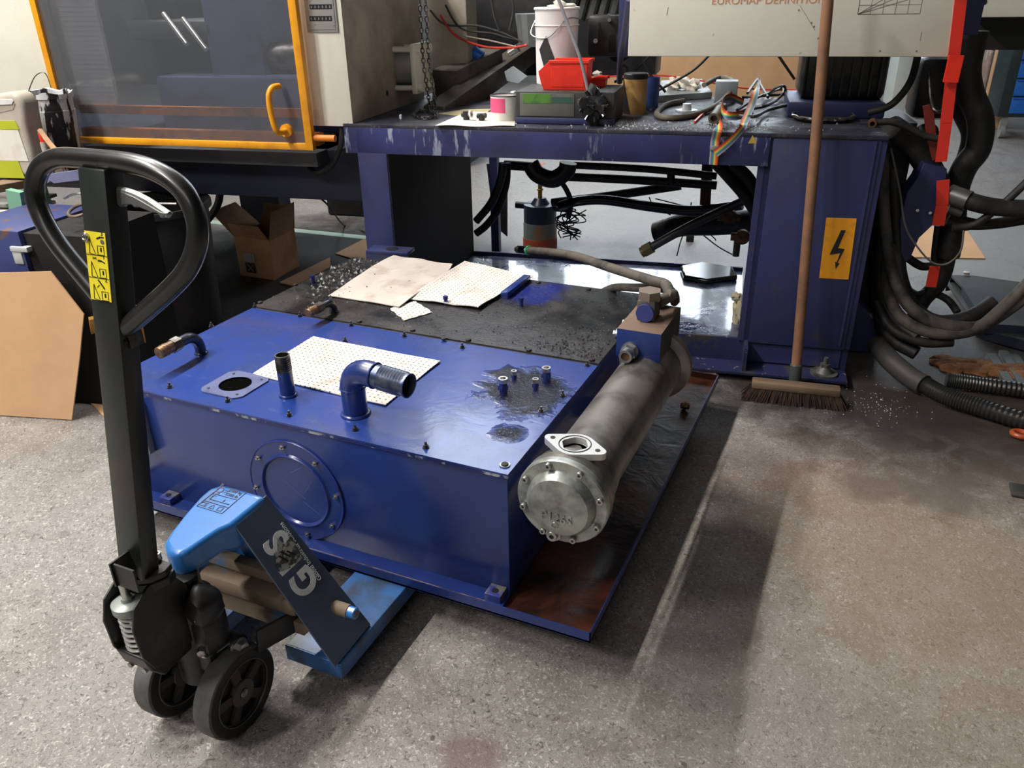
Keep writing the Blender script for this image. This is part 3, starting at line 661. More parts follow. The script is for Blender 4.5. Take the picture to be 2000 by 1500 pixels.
va = [mb.nv(PF + p) for p in hp3]; vb = [mb.nv(PF + p + zb) for p in hp3]; vc = [mb.nv(PF + p) for p in ins]; vd = [mb.nv(PF + p + V3((0, 0, -.02))) for p in ins]
for i in range(N):
    j = (i + 1) % N; mb.f([va[i], va[j], vc[j], vc[i]]); mb.f([va[i], vb[i], vb[j], va[j]]); mb.f([vc[i], vc[j], vd[j], vd[i]])
mb.f(vb)
pf = build(mb, 'port_flange', pm('machined_flange', (.62, .62, .60), .35, .5), cool, label='bright oval port flange')
mb = MB(); mb.torus(PF + V3((0, 0, .0005)), (0, 0, 1), .037, .0013, 40, 6); build(mb, 'seal_groove', dgrey, pf)
mb = MB(); [mb.cyl(PF + V3((math.cos(ta) * q, math.sin(ta) * q, -.002)), PF + V3((math.cos(ta) * q, math.sin(ta) * q, .001)), .006, n=14) for q in (-.058, .058)]; build(mb, 'bolt_hole', ink, pf)
mb = MB(); mb.lathe([(0, -.016), (.0302, -.016)], PF, PF + V3((0, 0, 1)), 30); build(mb, 'bore', pm('brown_oil_in_port', (.30, .15, .07), .2, 0, (.02, .015, .01), 30, (.5, .6)), pf)
# back flange and bracket to tank
B0 = F0 + ax * .79
mb = MB(); mb.lathe([(0, 0), (.1, 0), (.112, .008), (.112, .035), (.1, .045), (.09, .09), (.04, .11), (0, .11)], B0, B0 + ax, 56); build(mb, 'back_flange', aluold, cool)
mb = MB(); mb.box(X1 + .001, EX - .02, 1.62, 1.66, EZ - .13, EZ - .075); mb.box(X1 + .001, EX - .02, 2.05, 2.09, EZ - .13, EZ - .075); build(mb, 'bracket', blue, cool)
# manifold block
BT = .62; b0, b1 = Pz(1205, 641, BT), Pz(1293, 652, BT); bx0, bx1, by0 = b0.x, b1.x, b0.y; by1 = by0 + .235
mb = MB(); mb.box(bx0, bx1, by0, by1, BT - .088, BT, .0015); mb.bm.faces.ensure_lookup_table()
for f in mb.bm.faces:
    f.normal_update()
    if f.normal.z > .5 : f.material_index = 1
    if f.normal.x > .5: f.material_index = 2
blk = build(mb, 'valve_block', [blue, pm('dusty_brown_top', (.17, .11, .08), .8, 0, (.25, .2, .17), 25, (.6, .7)), pm('grimy_block_side', (.05, .045, .045), .6)], cool)
mb = MB(); mb.box(bx0 + .02, bx1 - .02, by0 + .03, by1 - .03, EZ + .07, BT - .085); build(mb, 'saddle', aluold, cool)
c = V3(((bx0 + bx1) / 2 - .022, by0, BT - .062))
mb = MB(); mb.hexnut(c + V3((0, .004, 0)), (0, -1, 0), .024, .036); mb.pipe(c + V3((0, -.02, 0)), c + V3((0, -.052, 0)), .0195, .0125); mb.cyl(c + V3((0, .002, 0)), c + V3((0, -.01, 0)), .026); nf = build(mb, 'hex_fitting', zinc, blk)
mb = MB(); mb.cyl(c + V3((0, -.040, 0)), c + V3((0, -.046, 0)), .0124); build(mb, 'bore', rust, nf)
for y, z in ((by0 + .03, BT - .03), (by0 + .12, BT - .03)):
    mb = MB(); mb.cyl((bx0, y, z), (bx0 - .012, y, z), .016, ch=.002); mb.hexnut((bx0 - .01, y, z), (-1, 0, 0), .011, .008); build(mb, 'side_plug', zinc, blk)
# banjo block with hex cap on top
hx = V3(((bx0 + bx1) / 2 - .005, by0 + .10, BT))
mb = MB(); mb.cbox(hx + V3((0, .015, .032)), (.055, .07, .062), None, .006); bj = build(mb, 'banjo', hoserub, blk)
mb = MB(); mb.cyl(hx + V3((0, -.012, .028)), hx + V3((0, -.030, .028)), .0265, n=36); build(mb, 'blue_cap', pm('flat_blue_cap', (.045, .06, .25), .5), bj)
mb = MB(); mb.hexnut(hx + V3((0, .015, .058)), (0, 0, 1), .036, .028); build(mb, 'hex_nut', pm('dusty_hex', (.26, .21, .17), .6, .4), bj)
# hoses from the block
mb = MB(); p1 = hx + V3((.02, .04, .04)); p2 = hx + V3((.05, .10, .05)); p3 = Pz(1302, 560, BT + .06); 
hend = Pz(1030, 489, .50); mb.tube([p1, p2, Pz(1308, 575, .675), Pz(1300, 556, .675), Pz(1270, 547, .672), Pz(1190, 522, .63), Pz(1110, 497, .56), hend], .0165, 16)
hs = build(mb, 'hose', hoserub, cool, label='dusty grey rubber hose with chrome end lying back over the tank')
d = (hend - Pz(1110, 497, .56)).normalized()
mb = MB(); mb.torus(hend - d * .012, d, .0172, .004); build(mb, 'green_ring', greenr, hs)
mb = MB(); mb.cyl(hend, hend + d * .055, .0175, ch=.002); build(mb, 'sleeve', pm('chrome_sleeve', (.42, .44, .62), .15, 1), hs)
mb = MB(); mb.hexnut(hend + d * .055, d, .019, .018); mb.pipe(hend + d * .072, hend + d * .09, .013, .009); build(mb, 'hex_nut', steel, hs)
mb = MB(); mb.tube([hx + V3((.0, .09, .02)), hx + V3((.035, .16, .03)), Pz(1318, 590, .63), Pz(1306, 566, .65), Pz(1245, 562, .60), Py(1186, 566, 2.77), Py(1140, 572, 2.80) + V3((0, 0, -.08)), Py(1120, 590, 2.82) + V3((0, 0, -.25))], .0145, 14); build(mb, 'hose', hoserub, cool, label='second dusty hose doubling back below the first')

# ================================================================== pallet jack
JX = -1.205
jack = thing('pallet_jack', (JX, .93, 0), 'blue hand pallet jack with black loop handle and grey tyred steering wheels under the tank', 'pallet jack')
dm = V3((0, .17, .985)).normalized(); nm_ = V3((0, -.985, .17)).normalized()
MB0 = V3((-1.21, .837, .572)); MT = V3((-1.21, .954, 1.251))
def mp(s, x=0, n=0): return MB0 + dm * s + V3((x, 0, 0)) + nm_ * n    # point in the handle's own frame
mb = MB(); mb.beam(mp(-.10, 0, -.021), mp(.682, 0, -.021), .064, .042, nm_, .004); mast = build(mb, 'mast', mastm, jack)
Lp = [PL(px, py, MB0, nm_) - nm_ * .02 for px, py in ((140, 309), (230, 318), (290, 337), (338, 372), (364, 425), (367, 475), (350, 525), (312, 570), (240, 640))]
Lq = [PL(px, py, MB0, nm_) - nm_ * .02 for px, py in ((240, 640), )]
left = [(196, 605), (150, 548), (95, 480), (62, 425), (48, 375), (58, 330), (90, 309)]
Lall = Lp[:-1] + [PL(228, 645, MB0, nm_) - nm_ * .02]
mb = MB(); mb.tube(Lall, .0175, 18, sub=8); mb.tube([PL(195, 618, MB0, nm_) - nm_ * .02] + [PL(a, b, MB0, nm_) - nm_ * .02 for a, b in left] + [Lp[0], Lp[0] * .5 + Lp[1] * .5], .0175, 18, sub=8)
loop = build(mb, 'handle_loop', black, jack)
# sticker on the mast front
sA, sB = [(PL(a, b, MB0, nm_) - MB0).dot(dm) for a, b in ((180, 452), (205, 588))]
hs_ = [sA - (sA - sB) * k / 3 for k in range(4)]
mb = MB(); mb.beam(mp(sB, -.003, .001), mp(sA, -.003, .001), .05, .0016, nm_); st = build(mb, 'sticker', ylabel, mast, label='yellow instruction sticker with three handle drawings')
def strokes(segs, wd=.0011):
    mb = MB()
    for a, b, w_ in segs: mb.beam(a, b, w_, .0008, nm_)
    return mb
segs = []
XC = -.003
for k, dgt in enumerate(('3', '1', '2')):
    t0, t1 = hs_[k], hs_[k + 1]; c = (t0 + t1) / 2
    def q(x, s): return mp(c + s, XC + x, .0022)
    if k < 2: segs.append((q(-.025, -(t0 - t1) / 2), q(.025, -(t0 - t1) / 2), .0008))
    segs += [(q(-.016, -.018), q(-.014, .008), .0008), (q(-.016, -.018), q(.002, -.02), .0008), (q(-.014, .008), q(-.002, -.018), .0008)]
    bx = .010; segs += [(q(bx - .008, -.019), q(bx + .010, -.019), .0016), (q(bx - .006, -.017), q(bx - .006, -.003), .0006), (q(bx - .006, -.003), q(bx + .009, -.003), .0006), (q(bx + .009, -.003), q(bx + .009, -.017), .0006), (q(bx + .002, -.013), q(bx + .002, -.006), .0028)]
    if k == 0: segs += [(q(.004, .009), q(.013, .012), .003), (q(.013, .012), q(.021, .012), .002)]
    if k == 1: segs += [(q(.002, .011), q(.010, .011), .003), (q(.010, .011), q(.018, .008), .002), (q(-.01, .013), q(-.002, .016), .001), (q(-.01, .016), q(-.001, .013), .001)]
    if k == 2: segs += [(q(-.002, .017), q(.012, .002), .0026), (q(.0, .008), q(-.006, .003), .001)]
build(strokes(segs), 'drawing', ink, st)
for k, dgt in enumerate(('3', '1', '2')): text('numeral', dgt, .011, mp((hs_[k] + hs_[k + 1]) / 2 + .018, XC + .017, .0022), (1, 0, 0), nm_, ink, st, .0003)
for x, s, m2 in ((-.024, .565, steel), (.014, .560, zinc)):
    P = mp(s, x, 0); mb = MB()
    if x < 0: mb.cyl(P, P + nm_ * .006, .008, ch=.001); mb.torus(P + nm_ * .006, nm_, .0045, .0012, 20, 6)
    else: mb.cyl(P, P + nm_ * .003, .004)
    build(mb, 'screw', m2, mast)
# release lever (cast, grey)
lv = [PL(a, b, MB0 - nm_ * .02, nm_) for a, b in ((212, 371), (232, 371), (262, 384), (292, 401), (312, 413), (328, 417), (314, 427), (307, 417), (292, 414), (268, 404), (262, 406), (256, 400), (240, 400), (234, 405), (229, 400), (214, 399))]
mb = MB(); mb.prism(lv, nm_ * -.014); L1 = build(mb, 'release_lever', pm('cast_grey_lever', (.16, .16, .155), .45, .5), jack, bev=.002)
mb = MB(); top = [PL(a, b, MB0 - nm_ * .02, nm_) for a, b in ((222, 371), (250, 377), (280, 391), (306, 408), (324, 420))]; mb.tube([p + nm_ * -.007 for p in top], .0065, 10); build(mb, 'lever_rib', alu, L1)
mb = MB(); sl = [PL(a, b, MB0 - nm_ * .0185, nm_) for a, b in ((220, 379), (225, 379), (225, 393), (220, 393))]; mb.prism(sl, nm_ * .001); build(mb, 'slot', ink, L1)
mb = MB(); P = PL(214, 408, MB0 - nm_ * .03, nm_); mb.cbox(P, (.03, .02, .022), None, .001); build(mb, 'lever_block', blackp, jack)
P = PL(262, 660, MB0 - nm_ * .03, nm_); mb = MB(); mb.cbox(P, (.012, .03, .03), None, .001); mb.cyl(P + V3((-.003, -.018, 0)), P + V3((-.003, -.024, 0)), .006); build(mb, 'guide_tab', dsteel, jack)
# yoke at the mast foot
ZY = .478
mb = MB(); yk = [Pz(a, b, ZY) for a, b in ((222, 1122), (232, 1098), (300, 1086), (335, 1100), (322, 1116), (290, 1130), (248, 1133))]; mb.prism(yk, (0, 0, -.014)); yo = build(mb, 'yoke_plate', gblack, jack, bev=.002)
mb = MB(); mb.prism([p + V3((0, .004, -.018)) for p in yk], (0, 0, -.02)); build(mb, 'yoke_lower', gblack, jack, bev=.002)
for px, py in ((241, 1118), (308, 1093)):
    P = Pz(px, py, ZY); mb = MB(); mb.lathe([(0, .006), (.0045, .006), (.0045, .017), (.0085, .017), (.0092, .015), (.0092, 0)], P, P + V3((0, 0, 1)), 20); build(mb, 'cap_screw', steel, yo)
# folded bracket in front of the mast foot
mb = MB(); x0 = -1.25; 
xa, xb_ = Py(226, 1100, .80).x, Py(266, 1105, .80).x; mb.box(xa, xa + .004, .785, .83, ZY, ZY + .055); mb.box(xa, xb_, .79, .794, ZY, ZY + .052); br = build(mb, 'folded_bracket', gblack, jack)
# spring and its seat, side cheeks
sc = V3((-1.215, .803, 0)); mb = MB()
for i in range(1): pass
pts = [sc + V3((math.cos(a) * .0235, math.sin(a) * .0235, .408 - .013 * a / PI / 2 * 1.02)) for a in [2 * PI * k / 14 for k in range(14 * 8 + 1)]]
S0 = .408
mb.tube(pts, .0036, 8, sub=1); build(mb, 'spring', pm('white_zinc_spring', (.62, .62, .60), .3, .6), jack)
mb = MB(); mb.lathe([(0, 0), (.031, 0), (.032, .002), (.032, .018), (.024, .022), (.012, .022), (.011, .03), (0, .03)], sc + V3((0, 0, .408)), sc + V3((0, 0, 1)), 30); build(mb, 'spring_seat', pm('grey_seat', (.30, .33, .31), .4, .3), jack)
mb = MB(); mb.cyl(sc + V3((0, 0, .29)), sc + V3((0, 0, .475)), .009); build(mb, 'plunger', steel, jack)
prof = [(.768, .39), (.782, .435), (.82, .46), (.87, .465), (.91, .40), (.91, .27), (.85, .25), (.79, .275), (.772, .32)]
for x in (-1.257, -1.178):
    mb = MB(); mb.prism([V3((x, y, z)) for y, z in prof], (.006, 0, 0)); build(mb, 'pump_cheek', gblack, jack, bev=.0015)
mb = MB(); mb.prism([V3((-1.256, y, z)) for y, z in ((.775, .31), (.92, .33), (.92, .25), (.81, .235), (.785, .27))], (.08, 0, 0)); pb = build(mb, 'pump_base', gblack, jack, bev=.004)
for x in (-1.24, -1.20): P = V3((x, .788, .262)); mb = MB(); mb.cyl(P + V3((0, .01, 0)), P - V3((0, .004, 0)), .006); build(mb, 'rivet', zinc, pb)
# pump body casting
mb = MB(); mb.cyl((JX, .93, .125), (JX, .93, .35), .052, n=32, ch=.006); mb.cyl((JX, .93, .33), (JX, .93, .40), .03, n=24); mb.cbox((JX - .01, .875, .30), (.08, .09, .13), None, .012); mb.cbox((JX + .04, .93, .24), (.06, .075, .15), None, .015)
mb.blobm((JX + .055, .92, .34), .045, .08, 3, (.8, .9, 1.1)); pu = build(mb, 'pump_body', gblack, jack)
PR = Pz(374, 1112, .395); mb = MB(); mb.cyl((PR.x, PR.y, .33), (PR.x, PR.y, .425), .0145, n=24); build(mb, 'piston_rod', steel, jack)
for P in ((JX + .062, .885, .255), (JX + .072, .915, .19), (JX + .06, .9, .33)):
    mb = MB(); P = V3(P); mb.hexnut(P, (.6, -.8, 0), .009, .016); build(mb, 'pump_screw', zinc, pu)
# goose head
hp_ = [(318, 1062, .452), (331, 1040, .455), (362, 1001, .466), (392, 967, .474), (412, 950, .478), (434, 944, .48), (500, 961, .482), (521, 968, .482), (455, 1022, .480), (428, 1034, .474), (392, 1058, .462), (362, 1078, .455), (345, 1084, .45), (326, 1078, .45)]
hn = V3((0, -.16, 1)); H0 = V3((0, .92, .453))
def HS(px, py, up=0): return PL(px, py, H0 + V3((0, 0, up)), hn)
P_ = [HS(a, b) for a, b, z in hp_]
mb = MB(); nP = len(P_); cen = sum(P_, V3()) / nP
tp = [mb.nv(p) for p in P_]; bt = [mb.nv(V3((p.x, p.y, p.z - (.062 if i not in (5, 6, 7, 8) else .075)))) for i, p in enumerate(P_)]; ctr = mb.nv(cen); cb_ = mb.nv(cen - V3((0, 0, .07)))
for i in range(nP): j = (i + 1) % nP; mb.f([tp[i], tp[j], ctr]); mb.f([bt[j], bt[i], cb_]); mb.f([tp[i], bt[i], bt[j], tp[j]])
head = build(mb, 'head', jblue, jack, bev=.012); head.modifiers['edge'].segments = 4
# engraved plate on the head
c4 = [HS(a, b, .0008) for a, b in ((434, 949), (482, 961), (433, 1003), (384, 988))]
def HQ(u, v, dz=0): return c4[3] * (1 - u) * (1 - v) + c4[2] * u * (1 - v) + c4[1] * u * v + c4[0] * (1 - u) * v + V3((0, 0, dz))
mb = MB()
for a, b in (((0, 0), (1, 0)), ((1, 0), (1, 1)), ((1, 1), (0, 1)), ((0, 1), (0, 0)), ((0, .27), (1, .27)), ((0, .62), (1, .62))): mb.beam(HQ(*a), HQ(*b), .0009, .001)
mb.beam(HQ(.12, .38), HQ(.9, .38), .0016, .001); mb.beam(HQ(.12, .38), HQ(.12, .56), .0016, .001); mb.beam(HQ(.12, .56), HQ(.22, .56), .0016, .001); mb.beam(HQ(.62, .42), HQ(.62, .52), .0016, .001)
build(mb, 'load_plate', navyink, head)
hxd = (c4[2] - c4[3]).normalized()
text('lettering', 'Q=', .026, HQ(.2, .81), hxd, hn, navyink, head, .0003)
text('lettering', '2500 kg', .012, HQ(.64, .9), hxd, hn, navyink, head, .0003)
text('lettering', '5500 lb', .012, HQ(.66, .73), hxd, hn, navyink, head, .0003)
text('lettering', 'CE \u25b3 \u25a1', .018, HQ(.45, .13), hxd, hn, navyink, head, .0003)
# gusset plates sloping from the head to the fork edges
def gus(mir):
    q = [HS(455, 1022, -.004), HS(521, 967, -.004), Pz(724, 1219, .108), Pz(655, 1303, .108)]
    if mir: q = [V3((2 * JX - p.x, p.y, p.z)) for p in q]
    nn = (q[1] - q[0]).cross(q[3] - q[0]).normalized(); nn = nn if nn.z > 0 else -nn
    mb = MB(); mb.prism(q, nn * -.007); return build(mb, 'gusset_plate', jgrey, jack, bev=.001, label='slanted grey-blue gusset plate with white logo' if not mir else None), q, nn
g1, gq, gn = gus(0); gus(1)
lx = (gq[3] - gq[0]).normalized(); ly = (gq[1] - gq[0]).normalized(); GL = (gq[3] - gq[0]).length; GW = (gq[1] - gq[0]).length
# logo letters read from the fork end up to the head
def GP(s, t, n=.0008): return gq[0] + lx * (GL * s) + ly * (GW * t) + gn * n
logo = pm('white_logo_vinyl', (.66, .68, .69), .6, 0, (.52, .54, .55), 25)
for ch, s, tt in (('G', .51, .58), ('I', .385, .56), ('S', .238, .58)):
    text('logo', ch, GW * .84, GP(s, tt), -lx, gn, logo, g1, .0005, sx=1.0, bold=.003)
text('small_print', 'Global Industrial Solutions', GW * .155, GP(.37, .90), -lx, gn, logo, g1, .0004, sx=1.0)
mb = MB(); rr = random.Random(5)
for k in range(7):
    s0, t0 = rr.uniform(.29, .37), rr.uniform(.35, .8); a = rr.uniform(0, 3); mb.prism([GP(s0 + math.cos(a + q) * r_ * .075, t0 + math.sin(a + q) * r_ * .2, .0012 + .0002 * k) for q, r_ in ((0, 1), (1.2, .6), (2.2, 1), (3.6, .5), (4.6, .9))], gn * .0004)
build(mb, 'torn_sticker', pm('torn_sticker_paper', (.30, .30, .27), .6, 0, (.05, .05, .045), 60, (.45, .52)), g1)
mb = MB()
for k, (s0, s1, t0) in enumerate(((.30, .36, .40), (.29, .35, .5), (.31, .36, .62))): mb.beam(GP(s0, t0, .003), GP(s1, t0 + .12, .003), .004, .0006, gn)
build(mb, 'sticker_print', ink, g1)
# pivot boss on the gusset
P = GP(.70, .60, 0); P = PL(668, 1190, gq[0], gn); mb = MB(); mb.cyl(P - V3((.03, 0, 0)), P + V3((.020, 0, 0)), .0165, n=28); bs_ = build(mb, 'pivot_collar', jdust, jack)
mb = MB(); mb.cyl(P + V3((.018, 0, 0)), P + V3((.040, 0, 0)), .0145, n=28, ch=.002); build(mb, 'pivot_sleeve', jblue, bs_)
mb = MB(); mb.cyl(P + V3((.03, 0, 0)), P + V3((.0405, 0, 0)), .009, n=20); build(mb, 'pivot_pin', dsteel, bs_)
# cross members between the gussets
mb = MB(); mb.prism([V3((JX - .15, 1.12, .2)), V3((JX + .15, 1.12, .2)), V3((JX + .03, 1.12, .43)), V3((JX - .06, 1.12, .43))], (0, .007, 0)); build(mb, 'cross_plate', jblue, jack)
mb = MB(); mb.beam((JX - .10, 1.10, .30), (JX + .135, 1.10, .30), .03, .03, bev=.004); mb.beam((JX - .12, 1.09, .245), (JX + .165, 1.09, .245), .055, .045, bev=.012); build(mb, 'cross_tube', jdust, jack, label='dusty brown cross tubes below the head')
mb = MB(); mb.prism([V3((JX - .2, 1.075, .2)), V3((JX + .2, 1.075, .2)), V3((JX + .17, 1.075, .165)), V3((JX - .17, 1.075, .165))], (0, .03, 0)); build(mb, 'lower_cross_bar', jdust, jack)
# forks
for sgn in (1, -1):
    xo = JX + sgn * .259; xi = JX + sgn * .097; a, b = min(xo, xi), max(xo, xi); y0, y1 = 1.085, 2.28; zt = .1035
    pl = [(a + .002, y0), (b, y0 + .0), (b, y1 - .12), (b - .04, y1), (a + .04, y1), (a, y1 - .12)]
    mb = MB(); mb.prism([V3((x, y, zt)) for x, y in pl], (0, 0, -.006)); mb.box(a, a + .006, y0, y1 - .12, .058, zt - .004); mb.box(b - .006, b, y0, y1 - .12, .058, zt - .004); mb.box(a, b, y0 - .004, y0 + .002, .058, zt); fk = build(mb, 'fork', pm('scraped_fork_blue', (.03, .13, .36), .4, 0, (.035, .06, .11), 8, (.45, .62), coat=.2), jack, bev=.002)
    mb = MB(); xm = (a + b) / 2; mb.cyl((xm - .035, y1 - .25, .04), (xm + .035, y1 - .25, .04), .04, n=28, ch=.004); build(mb, 'load_roller', white, jack)
    # push rod / link arm
    mb = MB(); mb.beam((JX + sgn * .115, .985, .205), (JX + sgn * .165, 1.16, .185), .008, .06, bev=.002); build(mb, 'link_arm', gblack, jack)
# front torsion bar with big bolt
P = Pz(472, 1267, .20); mb = MB(); mb.cyl((JX - .10, P.y + .005, .20), (P.x - .01, P.y + .005, .20), .026, n=28); build(mb, 'torsion_tube', gblack, jack)
mb = MB(); mb.cyl(P - V3((.012, 0, 0)), P + V3((-.004, 0, 0)), .024, n=28); mb.hexnut(P - V3((.004, 0, 0)), (1, 0, 0), .017, .012); build(mb, 'pivot_bolt', steel, jack)
mb = MB(); mb.tube([(JX + .03, .90, .235), (JX + .06, .89, .225), (P.x - .02, P.y - .01, .218)], .003, 8); build(mb, 'release_rod', steel, jack)
# steering wheels
def wheel(xr, y, lab):
    w_ = .05; R = .105; c = V3((xr, y, R)); xd = V3((-1, 0, 0))
    mb = MB(); mb.lathe([(.078, .001), (.098, 0), (.1035, .003), (R, .008), (R, w_ - .008), (.1035, w_ - .003), (.098, w_), (.078, w_ - .001)], c, c + xd, 56); wt = build(mb, 'steering_wheel', [greyrub], jack, label=lab)
    for f in wt.data.polygons:
        cc = f.center; 
    mb = MB(); mb.lathe([(.099, -.0005), (.0785, .0005), (.077, .004), (.072, .006), (.070, .014), (.0, .014)], c, c + xd, 56); mb.lathe([(.0, w_ - .01), (.07, w_ - .01), (.0785, w_ - .0005), (.099, w_ + .0005)], c, c + xd, 56); build(mb, 'wheel_disc', gblack, wt)
    mb = MB(); mb.torus(c + xd * -.0002, xd, .0765, .0016, 56, 6); mb.torus(c + xd * .001, xd, .0305, .0016, 40, 6); mb.lathe([(.012, .0), (.029, .0), (.031, .004), (.031, .015)], c, c + xd, 40)
    build(mb, 'rim_ring', pm('worn_rim_edge', (.09, .075, .06), .5), wt)
    mb = MB()
    for k in range(5):
        a0 = 2 * PI * k / 5 + .45
        def q(a, r, x): return c + V3((-x, math.cos(a) * r, math.sin(a) * r))
        mb.prism([q(a0 - .34, .031, .004), q(a0 + .34, .031, .004), q(a0 + .17, .073, .006), q(a0 - .17, .073, .006)], (-.008, 0, 0))
    build(mb, 'spoke', pm('dusty_spoke', (.055, .042, .034), .6), wt)
    mb = MB(); mb.cyl(c + xd * .01, c - xd * .003, .0105, n=20, ch=.001); build(mb, 'axle_end', zinc, wt)
wheel(-1.096, .926, 'right steering wheel'); wheel(-1.263, .921, 'left steering wheel')
mb = MB(); mb.cyl((-1.263, .924, .105), (-1.146, .924, .105), .014); mb.beam((-1.20, .924, .09), (-1.20, .924, .20), .04, .03, (0, 1, 0), .004); build(mb, 'axle', gblack, jack)

# ================================================================== moulding machine: bed frame
def mroot(name, u, v, z, label, cat, group=None): return thing(name, M(u, v, z), label, cat, ANG, group)
FV = 3.27
bed = mroot('machine_bed', -.5, FV, .0, 'blue steel bed of the moulding machine with greasy top, drip stains and two legs', 'machine bed')
mb = MB(MX); mb.box(-1.62, .147, FV, FV + .09, .876, .985, .003); build(mb, 'front_beam', beam_m, bed)
mb = MB(MX); mb.box(-1.62, .56, FV - .001, 4.40, .985, 1.0, .002); build(mb, 'deck_plate', deck_m, bed)
mb = MB(MX); mb.box(-1.62, .147, 4.3, 4.40, .876, .985); build(mb, 'rear_beam', mblue, bed)
mb = MB(MX); mb.box(.157, .54, FV + .006, FV + .02, .14, .984, .002); build(mb, 'column_plate', mblue, bed)
mb = MB(MX); mb.box(.112, .157, FV + .02, FV + .05, .14, .93); mb.box(.135, .53, FV + .02, FV + .7, .05, .984); build(mb, 'column', mblue, bed)
mb = MB(MX); mb.box(.535, .562, FV + .015, FV + .72, .14, .984, .002); mb.box(.514, .522, FV - .002, FV + .006, .16, .98); build(mb, 'column_side_plate', mblue, bed)
mb = MB(MX); mb.prism([V3((.56, FV + .3, .02)), V3((.56, FV + .3, .30)), V3((.72, FV + .3, .14)), V3((.72, FV + .3, .02))], (0, .4, 0)); build(mb, 'column_gusset', mblue, bed)
mb = MB(MX); mb.box(-.42, .56, FV - .09, FV + .1, .028, .042, .002); mb.box(-.42, .56, FV + .03, FV + .045, .04, .145); mb.box(.14, .155, FV - .08, FV + .04, .04, .145); build(mb, 'base_rail', pm('grimy_blue', (.02, .024, .085), .5, 0, (.05, .045, .045), 10, (.5, .62), col3=(.2, .19, .18), s3=40, t3=(.66, .7)), bed)
mb = MB(MX); mb.box(-1.43, .135, FV + .05, 4.45, .07, .078); build(mb, 'oil_pan', pan_m, bed, label='oil wet blue pan between the legs')
mb = MB(MX); mb.box(-1.43, .135, FV + .045, FV + .053, .045, .112); build(mb, 'pan_edge', mblue, bed); mb = MB(MX); mb.box(-1.43, .135, 4.44, 4.455, .04, .10); build(mb, 'pan_edge', mblue, bed)
mb = MB(MX); mb.box(-1.565, -1.43, FV, FV + .02, .02, .986, .002); build(mb, 'left_leg', mblue, bed)
mb = MB(MX); mb.box(-1.44, -1.43, FV + .021, 4.45, .02, .87); build(mb, 'leg_side_shade', shade_black, bed, label='inner side of the left leg with its shade painted black')  # blue leg side lying in shadow, its shade painted as black
mb = MB(MX); mb.box(-1.56, -1.45, 4.3, 4.42, .02, .9); build(mb, 'rear_leg', mblue, bed)
# foot bracket on left leg
mb = MB(MX); a = um(Pv(745, 497, FV - .06)); mb.box(-1.53, -1.33, FV - .09, FV, .455, .47, .002); mb.box(-1.53, -1.33, FV - .09, FV - .078, .40, .455); fb = build(mb, 'foot_bracket', mblue, bed)
mb = MB(MX); mb.cyl((-1.42, FV - .045, .468), (-1.42, FV - .045, .4715), .028); build(mb, 'bracket_hole', ink, fb)
# level screw on the base rail
c = um(Pz(1610, 722, .06)); mb = MB(MX); mb.cyl((c.x, c.y, .042), (c.x, c.y, .05), .055, n=30); mb.cyl((c.x, c.y, .05), (c.x, c.y, .075), .035, .018); mb.hexnut((c.x, c.y, .072), (0, 0, 1), .02, .016); mb.cyl((c.x, c.y, .085), (c.x, c.y, .115), .009); build(mb, 'levelling_foot', pm('dirty_foot', (.16, .16, .15), .5, .5, (.06, .06, .055), 20), bed)
# electric hazard sign, small triangle
q = [um(Pv(a, b, FV + .004)) for a, b in ((1614, 425), (1673, 427), (1657, 546), (1600, 543))]
mb = MB(MX); mb.prism([(p.x, FV + .005, p.z) for p in q], (0, -.0015, 0)); sg = build(mb, 'warning_sign', osign, bed, label='orange sign with a black lightning arrow')
bolt = [(1652, 449), (1630, 497), (1647, 497), (1634, 515), (1635, 505), (1632, 525), (1641, 512), (1636, 515), (1655, 488), (1636, 489), (1658, 451)]
bolt = [(1643, 450), (1652, 450), (1637, 485), (1650, 487), (1636, 514), (1640, 515), (1632, 526), (1631, 511), (1634, 513), (1641, 495), (1620, 498)]
mb = MB(MX); mb.prism([(um(Pv(a, b, FV)).x, FV + .0035, um(Pv(a, b, FV)).z) for a, b in bolt], (0, -.001, 0)); build(mb, 'lightning_arrow', ink, sg)
mb = MB(MX); mb.prism([(um(Pv(a, b, FV)).x, FV, um(Pv(a, b, FV)).z) for a, b in ((1470, 264), (1478, 280), (1461, 280))], (0, -.0012, 0)); build(mb, 'warning_triangle', pm('faded_yellow', (.50, .36, .06), .5), bed)
# pedestal drum under the big panel, blue base ring
c = um(Pz(1640, 190, 1.0)); c = V3((.42, 3.85, 1.0))
mb = MB(MX); mb.box(.26, .60, 3.78, 4.10, 1.06, 1.55, .03); 
for k in range(9): mb.box(.27 + k * .037, .278 + k * .037, 3.765, 3.79, 1.08, 1.5)
build(mb, 'pedestal', pm('black_green_pedestal', (.015, .017, .015), .4, 0, (.03, .032, .03), 12, coat=.2), bed)
mb = MB(MX); mb.box(.22, .60, 3.70, 4.12, 1.0, 1.065, .01); build(mb, 'pedestal_base', mblue, bed)
